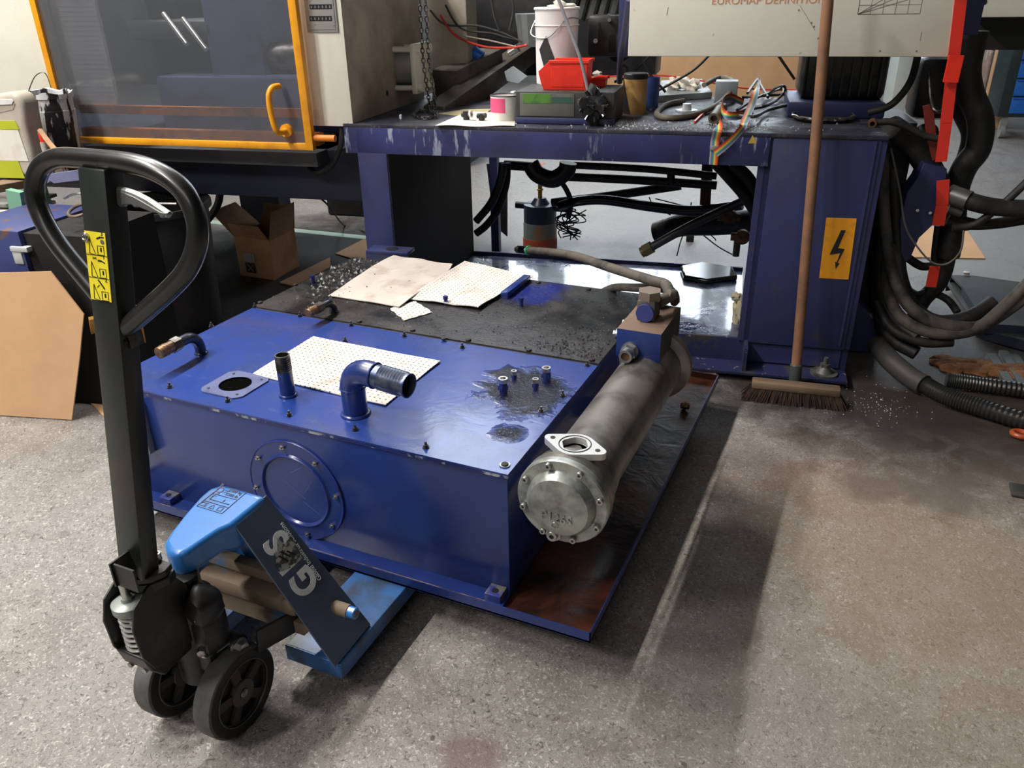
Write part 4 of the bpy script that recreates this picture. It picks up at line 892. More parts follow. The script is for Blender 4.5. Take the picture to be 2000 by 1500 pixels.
# lifted round cover with torn foil edge lying on the deck
c = Pz(1607, 232, 1.004); mb = MB(); mb.lathe([(0, .0), (.115, 0), (.125, .012), (.12, .016), (.112, .006), (0, .004)], c, c + V3((0, 0, 1)), 40)
dc = build(mb, 'round_cover', blackp, None, 'round black cover with torn silver foil edge lying on the blue deck', 'cover')
mb = MB(); mb.torus(c + V3((0, 0, .014)), (0, 0, 1), .1225, .005, 44, 6); r9 = random.Random(2)
for v in mb.bm.verts: v.co += V3((r9.uniform(-1, 1), r9.uniform(-1, 1), r9.uniform(-1, 1))) * .003
build(mb, 'foil_edge', steel, dc)
mb = MB(); P = Pz(1703, 247, 1.002); mb.pipe(P + V3((0, 0, .012)) + V3((0, .03, 0)), P + V3((0, -.02, .012)), .016, .009); build(mb, 'rusty_bushing', rust, None, 'rusty bushing at the right front corner of the blue deck', 'bushing')

# ------------------------------------------------------------------ big cream panel with writing
PV = 3.45
pan = mroot('cream_cover_panel', .15, PV, 1.256, 'large cream cover panel with orange lettering hanging above the blue bed', 'cover panel')
u0, u1 = -.432, .738; z0 = 1.256
mb = MB(MX); mb.box(u0, u1, PV, PV + .25, z0, 1.8, .004); build(mb, 'panel_box', cream, pan)
q = Pv(1350, 8, PV - .001); q2 = Pv(1655, 8, PV - .001)
wt = (q2 - q).length; sz = .028
text('lettering', 'EUROMAP DEFINITION', .0345, (q + q2) / 2 + V3((0, 0, .0115)), U, -VV, brownink, pan, .0004, sx=1.16)
mb = MB(MX); A = um(Pv(1675, 28, PV)); B = um(Pv(1797, 24, PV)); y = PV - .0008
def L_(mb, a, b, w): mb.beam((a[0], y, a[1]), (b[0], y, b[1]), w, .001, (0, 1, 0))
W_ = B.x - A.x; z = A.z; L_(mb, (A.x, z), (B.x, z), .0014); L_(mb, (A.x, z), (A.x, z + .16), .0014)
for k in range(1, 6): L_(mb, (A.x + W_ * k / 5, z), (A.x + W_ * k / 5, z + .16), .0007); L_(mb, (A.x, z + .03 * k), (B.x, z + .03 * k), .0007)
for k in (.6, .9, 1.3): L_(mb, (A.x, z), (A.x + W_, z + .1 * k), .0009)
build(mb, 'diagram', ink, pan)
mb = MB(MX); rr = random.Random(4)
for px, py in ((1585, 45), (1590, 52), (1598, 75), (1790, 100), (1719, 100), (1560, 20)): p = um(Pv(px, py, PV)); mb.cyl((p.x, PV - .001, p.z), (p.x, PV + .001, p.z), .0035, n=10)
for a, b in (((1305, 14), (1302, 30)), ((1800, 62), (1797, 80)), ((1562, 10), (1592, 60))): a, b = um(Pv(*a, PV)), um(Pv(*b, PV)); L_(mb, (a.x, a.z), (b.x, b.z), .0012)
build(mb, 'scuff', pm('scuff_mark', (.2, .19, .16), .6), pan)
# second cream panel at far right
q = um(Pv(1912, 34, 4.2)); mb = MB(MX); mb.box(q.x, q.x + 1.6, 4.2, 4.5, q.z, 2.2, .004); o = build(mb, 'cream_cover_panel', cream, None, 'cream cover panel at the right edge behind the hose bundle', 'cover panel'); q3 = q
mb = MB(MX); p = um(Pv(1922, 4, 4.2)); mb.cyl((p.x, 4.199, p.z), (p.x, 4.205, p.z), .012); build(mb, 'grommet', ink, o)
mb = MB(MX); mb.box(q.x - .02, q.x + 1.6, 4.35, 4.6, q.z - .14, q.z - .005); build(mb, 'dark_girder', blackp, None, 'dark girder below the cream panel at the right edge', 'girder')

# ------------------------------------------------------------------ clamp unit guard (left)
guard = mroot('clamp_unit', -2.4, 3.2, .0, 'cream clamp unit of the machine with a yellow framed sliding safety door', 'machine guard')
GV = 3.20
k = GV / 3.27
def g(px, py, v=GV): return um(Pv(px, py, v))
dl, dr, dz = g(175, 268).x, g(612, 292).x, .895
pL = g(105, 175).x
mb = MB(MX); mb.box(pL, dr, GV, GV + .03, dz, dz + .028, .002); mb.box(dr - .034, dr, GV - .001, GV + .03, dz, 2.0, .002); mb.box(pL - .012, pL + .018, GV - .001, GV + .03, dz, 2.0, .002); build(mb, 'door_frame', yellow, guard)
mb = MB(MX); mb.box(pL + .018, dr - .034, GV + .012, GV + .018, dz + .028, 2.0); build(mb, 'door_window', glass_m, guard, label='scratched smoky see-through door pane')
# handle
mb = MB(); h0, h1 = Pv(545, 168, GV - .01), Pv(560, 255, GV + .01)
mb.tube([h0, Pv(531, 172, GV - .05), Pv(525, 190, GV - .07), Pv(530, 225, GV - .07), Pv(538, 252, GV - .065), Pv(546, 259, GV - .04), h1], .0125, 14); mb.cyl(h1 - VV * .01, h1 + VV * .012, .027); build(mb, 'door_handle', yellow, guard)
mb = MB(MX); p = g(655, 272); mb.cyl((dr, GV + .02, p.z), (p.x - .01, GV + .02, p.z), .014); build(mb, 'door_pin', orange, guard)
# body around the window
mb = MB(MX); mb.box(-4.4, pL - .005, GV + .03, GV + .10, .80, 2.3, .004); build(mb, 'side_panel', cream, guard)
mb = MB(MX); mb.box(pL - .02, -1.79, 4.35, 4.40, .5, 2.3); mb.box(pL - .02, -1.79, GV + .12, 4.4, .80, .86); build(mb, 'inner_wall', pm('inner_grey', (.075, .08, .09), .6, 0, (.12, .12, .12), 3), guard)
mb = MB(MX); mb.box(g(95, 175).x + .03, g(190, 200).x + .02, GV + .10, GV + .12, g(150, 210, GV + .1).z, 2.2); 
for i in range(60): z = 1.03 + i * .02; mb.box(g(95, 175).x + .035, g(190, 200).x + .015, GV + .098, GV + .101, z, z + .008)
build(mb, 'inner_blind', pm('ribbed_grey_sheet', (.82, .81, .80), .6), guard)
mb = MB(MX); z = g(400, 219, GV + .08).z; mb.box(pL + .05, dr + .01, GV + .07, GV + .10, z - .015, z + .022); mb.box(pL + .05, dr, GV + .05, GV + .11, .905, .955); build(mb, 'guide_rail', orange, guard)
mb = MB(MX); mb.box(g(415, 0, 3.7).x, g(520, 0, 3.7).x, 3.6, 4.2, 1.08, 2.2, .01); mb.box(g(300, 0, 3.6).x, g(585, 0, 3.6).x, 3.5, 4.2, .86, g(400, 150, 3.5).z, .01); build(mb, 'platen', pm('inner_blue', (.07, .08, .17), .5, 0, (.04, .045, .09), 5), guard)
mb = MB(MX); mb.box(g(200, 0, 3.8).x, g(310, 0, 3.8).x, 3.7, 4.2, 1.1, 2.2, .02); mb.box(g(250, 80, 3.6).x, g(420, 80, 3.6).x, 3.6, 4.0, g(300, 70, 3.6).z - .02, g(300, 40, 3.6).z, .02); build(mb, 'mould_block', pm('inner_dark', (.035, .036, .04), .5, 0, (.07, .07, .07), 6), guard)
for a, b in ((340, 40), (378, 50)):
    mb = MB(MX); p = g(a, b, 3.55); mb.cyl((p.x - .05, 3.55, p.z + .03), (p.x + .08, 3.5, p.z - .10), .012); build(mb, 'tie_rod', steel, guard)
mb = MB(MX); p = g(560, 115, 3.6); mb.cyl((p.x - .3, 3.7, p.z), (p.x + .15, 3.7, p.z), .07); mb.box(p.x - .45, p.x + .2, 3.6, 3.9, p.z - .14, p.z - .09); build(mb, 'tie_bar', dsteel, guard)
# lower body and dark underside
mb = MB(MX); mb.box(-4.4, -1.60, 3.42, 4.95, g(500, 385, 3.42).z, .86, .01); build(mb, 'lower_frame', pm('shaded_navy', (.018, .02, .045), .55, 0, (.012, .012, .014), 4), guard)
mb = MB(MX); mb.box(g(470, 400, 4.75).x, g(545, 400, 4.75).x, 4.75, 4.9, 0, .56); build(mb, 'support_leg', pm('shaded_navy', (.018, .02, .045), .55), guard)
# hanging cable under it
mb = MB(); mb.tube([Pv(668, 250, 3.3), Pv(664, 290, 3.3), Pv(645, 325, 3.32), Pv(618, 337, 3.36), Pv(600, 320, 3.42)], .012, 10); build(mb, 'loose_cable', rubber, guard)
mb = MB(); mb.tube([Pv(430, 372, 3.7), Pv(425, 400, 3.72), Pv(405, 430, 3.75), Pv(385, 445, 3.8)], .02, 10); build(mb, 'loose_hose', rubber, guard)

# ------------------------------------------------------------------ control cabinet
cab = mroot('electrical_cabinet', -1.67, FV, .987, 'cream electrical cabinet with a counter panel, right of the yellow door', 'cabinet')
CU0, CU1 = -1.765, -1.572
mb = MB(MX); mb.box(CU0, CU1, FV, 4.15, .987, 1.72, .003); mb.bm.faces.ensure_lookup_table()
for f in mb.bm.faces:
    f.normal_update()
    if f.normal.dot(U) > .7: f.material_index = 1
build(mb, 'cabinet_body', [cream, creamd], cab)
c = [um(Pv(a, b, FV - .006)) for a, b in ((593, 0), (661, 63))]
mb = MB(MX); mb.box(c[0].x, c[1].x, FV - .008, FV, c[1].z, 1.62, .003); mb.box(c[0].x + .008, c[1].x - .008, FV - .011, FV - .004, c[1].z + .010, 1.62, .002); cp = build(mb, 'counter_panel', pm('grey_counter_panel', (.42, .42, .40), .4, .2), cab)
for py in (13, 36):
    p = um(Pv(608, py + 5, FV)); p2 = um(Pv(650, py - 5, FV)); mb = MB(MX); mb.box(p.x, p2.x, FV - .0125, FV - .010, p.z, p2.z); w_ = build(mb, 'counter_window', ink, cp)
    mb = MB(MX); nn = 6
    for k in range(nn): x = p.x + (p2.x - p.x) * (k + .5) / nn; mb.box(x - .0025, x + .0025, FV - .0132, FV - .012, p.z + .004, (p.z + p2.z) / 2 + .004)
    build(mb, 'counter_wheel', pm('counter_grey', (.25, .25, .24), .5), w_)
mb = MB(MX)
for px, py in ((603, 50), (655, 50), (618, 48)): p = um(Pv(px, py, FV)); mb.cyl((p.x, FV - .0125, p.z), (p.x, FV - .010, p.z), .003, n=12)
build(mb, 'screw', zinc, cp)
# cylinder with end plate on the cabinet side
def s(px, py, u=CU1): return um(Pu(px, py, u))
a = s(790, 132, CU1 + .02)
mb = MB(MX); mb.cyl((CU1, a.y, a.z), (CU1 + .09, a.y, a.z), .085, n=32); build(mb, 'cylinder', pm('grey_cylinder', (.38, .38, .36), .35, .4), cab)
mb = MB(MX); mb.box(CU1 + .09, CU1 + .115, a.y - .10, a.y + .10, a.z - .11, a.z + .11, .006); ep = build(mb, 'end_plate', cream, cab)
for dy in (-.075, .075):
    for dz_ in (-.085, .085):
        mb = MB(MX); mb.cyl((CU1, a.y + dy, a.z + dz_), (CU1 + .09, a.y + dy, a.z + dz_), .013, n=14); mb.cyl((CU1 + .115, a.y + dy, a.z + dz_), (CU1 + .135, a.y + dy, a.z + dz_), .017, n=18); build(mb, 'tie_bolt', cream, ep)
mb = MB(MX); b = s(756, 182); mb.cyl((CU1, b.y, b.z), (CU1 + .002, b.y, b.z), .012); build(mb, 'cable_hole', ink, cab)
# machinery behind: injection frame, brown dirty beams, dark blocks
inj = mroot('injection_unit', -.9, 4.5, 1.0, 'dark greasy injection unit behind the cabinet with a sloping brown rail', 'machine part')
mb = MB(MX); mb.box(-1.55, -1.34, 4.2, 4.38, 1.0, 1.62, .01); build(mb, 'side_frame', creamd, inj)
mb = MB(MX); mb.box(-1.50, -.45, 4.85, 5.2, 1.05, 1.68, .01); mb.box(-.55, -.30, 4.6, 4.8, 1.22, 1.55, .02); build(mb, 'dark_block', pm('greasy_black_block', (.016, .016, .018), .35, 0, (.035, .03, .028), 8), inj)
mb = MB(); mb.beam(Pv(850, 228, 3.75), Pv(1045, 92, 4.9), .12, .10, bev=.008); build(mb, 'sloping_rail', pm('brown_greasy_rail', (.085, .07, .055), .5, .2, (.04, .033, .028), 10), inj)
mb = MB(); mb.beam(Pv(870, 165, 4.1), Pv(960, 120, 4.5), .16, .14, bev=.01); build(mb, 'casting', pm('dirty_casting', (.13, .115, .095), .7, 0, (.07, .06, .05), 10), inj)
mb = MB(); mb.cyl(Pv(925, 100, 4.3), Pv(940, 112, 4.3), .03); build(mb, 'blue_plug', trolley, inj)
for pts, r, m_c in ((((860, 30), (880, 60), (905, 78), (950, 92), (1000, 93), (1030, 88)), .006, redd), (((840, 20), (870, 48), (930, 50), (975, 62), (1020, 82)), .005, dgrey), (((850, 45), (900, 68), (960, 80), (1010, 92)), .004, creamd), (((960, 0), (965, 30), (975, 60)), .006, dgrey), (((1000, 0), (1003, 20), (995, 60)), .006, dgrey), (((870, 10), (900, 55), (960, 65), (985, 72), (1010, 78)), .005, blackp)):
    mb = MB(); mb.tube([Pv(a, b, 4.2) for a, b in pts], r, 8); build(mb, 'wire', m_c, inj)
mb = MB(); mb.prism([Pv(a, b, 4.3) for a, b in ((985, 140), (1000, 130), (1028, 150), (1012, 163), (990, 158))], VV * .03); build(mb, 'pale_casting', pm('pale_blue_casting', (.5, .56, .6), .5), inj)
mb = MB(); mb.cyl(Pv(995, 105, 4.4), Pv(1012, 94, 4.4), .022); build(mb, 'bright_rod_end', steel, inj)
# black hydraulic cluster left of big panel
clu = mroot('valve_cluster', -.6, 3.9, 1.18, 'black valve cluster and hoses beside the cream panel above the bed', 'valve cluster')
mb = MB(); 
for (a, b, c_, d) in ((1150, 28, 1215, 110), (1165, 35, 1200, 85), (1185, 60, 1222, 108)): p, q = um(Pv(a, d, 3.9)), um(Pv(c_, b, 3.9)); mb.xf = MX; mb.box(p.x, q.x, 3.85, 4.05, p.z, q.z, .015)
build(mb, 'valve_body', gblack, clu)
mb = MB(); mb.xf = None; mb.cyl(Pv(1163, 80, 3.82), Pv(1163, 80, 3.85), .01); mb.cyl(Pv(1190, 39, 3.82), Pv(1190, 39, 3.85), .008); build(mb, 'bright_screw', steel, clu)
mb = MB(); mb.tube([Pv(1228, 0, 3.5), Pv(1220, 60, 3.55), Pv(1212, 112, 3.6), Pv(1210, 160, 3.7)], .013, 10); build(mb, 'hanging_cable', pm('grey_blue_cable', (.06, .065, .12), .45), clu)
mb = MB(); p, q = um(Pv(1205, 113, 3.62)), um(Pv(1229, 0, 3.62)); mb.xf = MX; mb.box(p.x, q.x, 3.62, 3.72, p.z, 1.7, .004); build(mb, 'blue_post', mblue, clu)
for i, px in enumerate((1118, 1137, 1158, 1178, 1200)):
    mb = MB(); mb.tube([Pv(px + 14, -25, 4.0), Pv(px + 4, 10, 4.0), Pv(px - 4, 40, 3.98)], .022, 10); build(mb, 'riser_hose', rubber, clu)
for pts in (((1150, 105), (1165, 104), (1200, 112), (1212, 118)), ((1190, 100), (1195, 115), (1210, 120), (1225, 112), (1232, 102)), ((1155, 108), (1148, 130), (1143, 150)), ((1270, 108), (1250, 128), (1225, 150), (1200, 160)), ((1252, 108), (1266, 140), (1300, 180)), ((1212, 130), (1222, 128), (1226, 140), (1214, 145), (1205, 138)), ((1385, 108), (1350, 140), (1280, 180)), ((1520, 108), (1535, 130), (1552, 155)), ((1145, 172), (1170, 168), (1210, 175))):
    mb = MB(); mb.tube([Pv(a, b, 3.95) for a, b in pts], .006, 8); build(mb, 'thin_cable', blackp, clu)
mb = MB(); mb.tube([Pv(1140, 152, 4.6), Pv(1300, 148, 4.6), Pv(1450, 172, 4.6), Pv(1556, 176, 4.6)], .004, 6); build(mb, 'red_wire', redd, clu)

# ------------------------------------------------------------------ things on the deck
DZ = 1.0
def D(px, py, z=DZ): return um(Pz(px, py, z))
# digital display unit
c0, c1 = D(1008, 241), D(1200, 243)
disp = mroot('display_unit', (c0.x + c1.x) / 2, c0.y, DZ, 'dark display unit with faint green screen standing on the blue bed', 'display unit')
zt = um(Pv(1010, 178, c0.y)).z; dv0, dv1 = c0.y, c0.y + .28
mb = MB(MX); mb.box(c0.x, c1.x, dv0, dv1, DZ + .004, zt, .004); build(mb, 'housing', pm('dusty_dark_case', (.032, .032, .031), .5, 0, (.07, .065, .06), 8), disp)
p0, p1 = um(Pv(1016, 226, dv0)), um(Pv(1122, 183, dv0)); mb = MB(MX); mb.box(p0.x, p1.x, dv0 - .003, dv0 + .001, p0.z, p1.z, .001); sc_ = build(mb, 'screen', glassg, disp)
a, b = um(Pv(1022, 201, dv0)), um(Pv(1076, 184, dv0)); mb = MB(MX); mb.box(a.x, b.x, dv0 - .004, dv0 - .003, a.z, b.z); build(mb, 'green_bar', pm('green_display', (.10, .26, .04), .4, 0, (.05, .15, .05), 30), sc_)
a, b = um(Pv(1078, 201, dv0)), um(Pv(1118, 190, dv0)); mb = MB(MX); mb.box(a.x, b.x, dv0 - .004, dv0 - .003, a.z, b.z); build(mb, 'teal_bar', pm('teal_display', (.04, .11, .09), .4), sc_)
mb = MB(MX); mb.box(c0.x, c1.x + .005, dv0 - .012, dv0, DZ + .002, DZ + .026, .003); build(mb, 'foot_strip', mblue, disp)
P = um(Pv(1160, 205, dv0 - .03)); mb = MB(MX); mb.blobm((P.x, P.y, P.z), .05, .5, 3, (.9, .6, 1), 4)
for k in range(9): a = k * .7; mb.cyl((P.x + math.cos(a) * .04, P.y - .015, P.z + math.sin(a) * .045), (P.x + math.cos(a) * .06, P.y - .025, P.z + math.sin(a) * .065), .007, n=8)
build(mb, 'star_knob', pm('glossy_black_knob', (.015, .015, .015), .2, 0, (.2, .2, .2), 40, (.62, .68)), disp)
mb = MB(); mb.tube([Pv(1152, 195, dv0 - .03), Pv(1135, 120, dv0 - .02), Pv(1108, 45, dv0), Pv(1080, -30, dv0 + .02)], .007, 8); build(mb, 'clear_tube', pm('clear_grey_tube', (.28, .28, .32), .3), None, 'thin grey clear tube rising past the red bin from the display unit', 'tube')
# white bucket on it
def can(name, px, pyb, z, r, h, mats, label, cat, taper=1.0, n=36):
    P = Pz(px, pyb, z); P = P + VV * r; mb = MB(); mb.lathe([(0, 0), (r * taper, 0), (r, h), (r * .96, h), (r * .96 * taper, .01), (0, .01)], P, P + V3((0, 0, 1)), n); return build(mb, name, mats, None, label, cat), P
zb = zt
bk, P = can('bucket', 1078, 166, zb, .095, .30, cans, 'tall white bucket with a black diamond mark standing on the display unit', 'bucket', .93)
mb = MB(); mb.torus(P + V3((0, 0, .30)), (0, 0, 1), .095, .006, 36, 8); mb.torus(P + V3((0, 0, .235)), (0, 0, 1), .094, .0035, 36, 6); build(mb, 'bucket_rim', cans, bk)
mb = MB(); mb.tube([P + V3((-.097, 0, .26)), P + V3((-.10, -.05, .20)), P + V3((0, -.10, .19)), P + V3((.07, -.07, .26)), P + V3((.097, 0, .26))], .0025, 6); build(mb, 'wire_handle', steel, bk)
mb = MB(); r = .0955
def cy(a, z): return P + V3((math.sin(a) * r, -math.cos(a) * r, z))
tw = -.12
for k in range(8):
    t0, t1 = -1 + k / 4, -1 + (k + 1) / 4; w0, w1 = (1 - abs(t0)) * .075, (1 - abs(t1)) * .075
    q = [cy(tw + t0 * .40, .12 - t0 * .02 + w0), cy(tw + t1 * .40, .12 - t1 * .02 + w1), cy(tw + t1 * .40, .12 - t1 * .02 - w1), cy(tw + t0 * .40, .12 - t0 * .02 - w0)]
    mb.prism(q, (P - q[0]).normalized() * -.0015)
build(mb, 'black_diamond', pm('diamond_black', (.03, .03, .03), .5), bk)
mb = MB(); mb.blobm(P + V3((.03, -.04, .30)), .045, .5, 3, (1, .8, .5), 3); build(mb, 'glove', cloth, None, 'crumpled cream glove stuffed in the top of the white bucket', 'glove')
mb = MB(); q = Pv(1046, 52, 4.3); mb.cyl(q - V3((0, 0, .09)), q + V3((0, 0, .06)), .09, .11, 8); build(mb, 'grey_canister', pm('grey_canister_plastic', (.17, .18, .19), .5), None, 'grey canister behind the white bucket', 'canister')
# red storage bins
def bin_(name, px, pyb, z, w_, d_, h, rz, label):
    P = Pz(px, pyb, z) + VV * (d_ / 2); old = Matrix.Translation(P) @ Matrix.Rotation(ANG + rz, 4, 'Z'); mb = MB(old); t = .004
    x0, x1, y0, y1 = -w_ / 2, w_ / 2, -d_ / 2, d_ / 2
    def side(y): mb.prism([(x0 + .012, y, 0), (x1, y, 0), (x1 + .006, y, h), (x0 + .04, y, h), (x0 - .01, y, h * .62), (x0, y, h * .25)], (0, t, 0))
    side(y0); side(y1 - t); mb.box(x0 + .012, x1, y0, y1, 0, t); mb.prism([(x1, y0, 0), (x1 + .006, y0, h), (x1 + .006, y1, h), (x1, y1, 0)], (-t, 0, 0)); mb.prism([(x0 + .012, y0, 0), (x0 - .01, y0, h * .55), (x0 - .01, y1, h * .55), (x0 + .012, y1, 0)], (t, 0, 0))
    mb.box(x0 + .035, x1 + .012, y0 - .006, y0, h - .012, h); mb.box(x0 + .035, x1 + .012, y1, y1 + .006, h - .012, h)
    mb.box(x0 + .045, x1 - .008, y0 - .002, y0, .012, h - .025)
    return build(mb, name, redp, None, label, 'storage bin', bev=.0015)
bin_('storage_bin', 1100, 176, zb, .19, .12, .115, 0, 'bright red open storage bin on the display unit in front of the white bucket')
bin_('storage_bin', 1163, 170, zb, .075, .07, .04, 0, 'tiny red storage bin with white content right of the big red bin')
P = Pz(1160, 162, zb) + V3((0, .04, .035)); mb = MB(); mb.blobm(P, .022, .3, 2, (1.1, .8, .5)); build(mb, 'rag', cloth, None, 'scrap of white rag in the tiny red bin', 'rag')
# tan can with black lid, blue can
cn, P = can('paint_can', 1236, 224, DZ, .052, .145, tan, 'tan can with black lid standing between display unit and blue can', 'can', .97)
mb = MB(); mb.cyl(P + V3((0, 0, .143)), P + V3((0, 0, .168)), .054, ch=.004); build(mb, 'lid', blackp, cn)
mb = MB(); r = .0525
mb.prism([P + V3((math.sin(a) * r, -math.cos(a) * r, z)) for a, z in ((-1.2, .14), (-1.0, .14), (-.45, .07), (-.1, .004), (-.6, .004), (-1.2, .004))], (-.001, -.002, 0)); build(mb, 'dark_label', blackp, cn)
cb2, P = can('spray_can', 1271, 216, DZ, .030, .14, trolley, 'blue can right beside the tan can on the bed', 'can'); cb2.data.materials[0] = pm('dull_blue_can', (.03, .06, .22), .4, 0, (.3, .3, .33), 14, (.6, .66))
# pink and white tub
tb, P = can('tape_tub', 979, 238, DZ + .004, .06, .10, white, 'white tub with pink label on the paper left of the display unit', 'tub')
mb = MB(); r = .0605; N = 14
for k in range(N):
    a0, a1 = -1.15 + k * .115, -1.15 + (k + 1) * .115; mb.prism([P + V3((math.sin(a) * r, -math.cos(a) * r, z)) for a, z in ((a0, .035), (a1, .035), (a1, .092), (a0, .092))], (0, .001, 0))
build(mb, 'pink_label', pink, tb)
mb = MB(); mb.torus(P + V3((0, 0, .1)), (0, 0, 1), .059, .003, 30, 6); build(mb, 'rim', dgrey, tb)
mb = MB(); P = Pz(1003, 198, DZ + .04); mb.cbox(P, (.02, .03, .09), None, .004); build(mb, 'white_clip', white, None, 'white plastic clip standing between pink tub and display unit', 'clip')
# paper sheet hanging over the edge
q = [Pz(a, b, DZ + .002) for a, b in ((850, 246), (912, 219), (1008, 222), (1005, 247))]; e2 = [Pv(a, b, FV - .004) for a, b in ((855, 247), (900, 246), (950, 249), (985, 251), (1000, 246))]
mb = MB(); mb.grid(lambda u_, v_: q[0] * (1 - u_) * (1 - v_) + q[3] * u_ * (1 - v_) + q[2] * u_ * v_ + q[1] * (1 - u_) * v_, 16, 8, .0015, lambda u_, v_: .002 + .0025 * math.sin(9 * u_) * (1 - v_)); build(mb, 'paper_sheet', paper, None, 'cream paper sheet under the pink tub at the front edge of the bed', 'paper')
mb = MB(); q = [Pz(a, b, DZ + .001) for a, b in ((857, 222), (905, 214), (960, 213), (945, 225), (890, 226))]; mb.prism(q, (0, 0, .0015)); build(mb, 'plastic_bag', pm('yellowish_film', (.55, .48, .28), .3), None, 'flat yellowish plastic bag behind the paper sheet', 'plastic bag')
for i, (px, py, lab) in enumerate(((911, 234, 'black coupling with a white ring on the paper sheet, left one'), (941, 234, 'small black clamp on the paper sheet beside the pink tub'))):
    P = Pz(px, py, DZ + .005); mb = MB(); mb.cyl(P + V3((0, 0, 0)), P + V3((0, 0, .035 - .01 * i)), .014); mb.cyl(P + V3((-.02, 0, .02 - .005 * i)), P + V3((.02, 0, .024 - .005 * i)), .011); c_ = build(mb, 'coupling', blackp, None, lab, 'coupling')
    if i == 0: mb = MB(); mb.pipe(P + V3((.018, 0, .024)), P + V3((.026, 0, .025)), .015, .009); build(mb, 'white_ring', white, c_)
mb = MB(); P = Pz(783, 233, DZ); mb.cyl(P, P + V3((0, 0, .02)), .006, ch=.002); build(mb, 'white_cap', white, None, 'tiny white cap on the bed beside the chain end', 'bung')  # loose white cap
# chain
mb = MB(); pts = [Pu(820, 0, -1.40) + V3((0, 0, .25)), Pu(822, 40, -1.40), Pu(826, 110, -1.39), Pu(834, 170, -1.38), Pu(839, 205, -1.38), Pz(842, 222, DZ + .01)]
def chain(mb, pts, L=.026, r=.0026):
    sp = smooth_path(pts, 30); d = 0; out = [sp[0]]; acc = 0
    for a, b in zip(sp, sp[1:]):
        acc += (b - a).length
        if acc >= L * .72: out.append(b); acc = 0
    for i, (a, b) in enumerate(zip(out, out[1:])):
        t = (b - a).normalized(); s1 = t.orthogonal().normalized(); s2 = t.cross(s1); sd = s1 if i % 2 else s2; c = (a + b) / 2; h = L / 2; w_ = L * .3
        mb.tube([c + t * (h * math.cos(k)) + sd * (w_ * math.sin(k)) for k in [2 * PI * j / 10 for j in range(10)]], r, 6, True, 1)
chain(mb, pts); chain(mb, [p + V3((.03, .0, 0)) for p in pts[:-1]] + [Pz(848, 224, DZ + .01)])
chain(mb, [Pz(850, 222, DZ + .006), Pz(825, 216, DZ + .008), Pz(808, 224, DZ + .006), Pz(822, 231, DZ + .006), Pz(852, 228, DZ + .01), Pz(840, 218, DZ + .02)])
build(mb, 'chain', dsteel, None, 'grey steel chain hanging beside the cabinet, its end heaped on the bed', 'chain')
# grey sheets, tissue, glass cap, hose loop, coupling, ribbon cable
mb = MB(MX); a, b = D(1285, 195), D(1400, 186); mb.prism([D(a_, b_) for a_, b_ in ((1282, 200), (1390, 192), (1370, 165), (1290, 168))], (0, 0, .03)); gs = build(mb, 'grey_case', pm('grey_case_metal', (.24, .26, .26), .4, .2), None, 'flat grey metal case at the back of the bed under the white rag', 'case', bev=.002)
mb = MB(MX); a = D(1415, 200); mb.box(a.x - .05, a.x + .055, a.y, a.y + .1, DZ, DZ + .095, .004); build(mb, 'grey_box', pm('grey_small_box', (.27, .30, .33), .4), None, 'small grey upright box behind the hose loop', 'box')
mb = MB(); P = Pz(1333, 176, DZ + .03) + V3((0, 0, .022)); [mb.blobm(P + V3((x, y, z)), .035, .35, 3, (1, .8, .8), i) for i, (x, y, z) in enumerate(((-.05, 0, 0), (0, .01, .012), (.05, 0, 0)))]; build(mb, 'rag', cloth, None, 'crumpled white rag lying on the grey metal case', 'rag')
mb = MB(); P = Pz(1341, 217, DZ); mb.cyl(P, P + V3((0, 0, .006)), .05, n=12); mb.cyl(P + V3((0, 0, .006)), P + V3((0, 0, .032)), .022, .019, 16); build(mb, 'clear_cap', pm('milky_plastic', (.62, .65, .68), .2), None, 'milky plastic cap lying inside the hose loop', 'cup')  # loose clear cap on a flat disc
mb = MB(); mb.tube([Pz(1375, 166, DZ + .06), Pz(1405, 152, DZ + .075), Pz(1430, 158, DZ + .07), Pz(1430, 175, DZ + .05), Pz(1400, 205, DZ + .02), Pz(1350, 226, DZ + .012), Pz(1300, 230, DZ + .012), Pz(1283, 221, DZ + .012), Pz(1300, 205, DZ + .012), Pz(1335, 197, DZ + .014)], .0125, 12); build(mb, 'hose_loop', pm('olive_grey_hose', (.13, .115, .085), .6), None, 'olive grey hose curled into a loop on the deck', 'hose')
mb = MB(); P = Pz(1394, 232, DZ + .02); Q_ = Pz(1404, 218, DZ + .035); d = (P - Q_).normalized(); mb.pipe(P, Q_ - d * .03, .023, .014); mb.hexnut(Q_ - d * .03, -d, .026, .025); build(mb, 'pipe_coupling', pm('olive_coupling', (.19, .17, .12), .45, .5), None, 'short olive steel pipe coupling lying on the deck beside the ribbon cable', 'coupling')
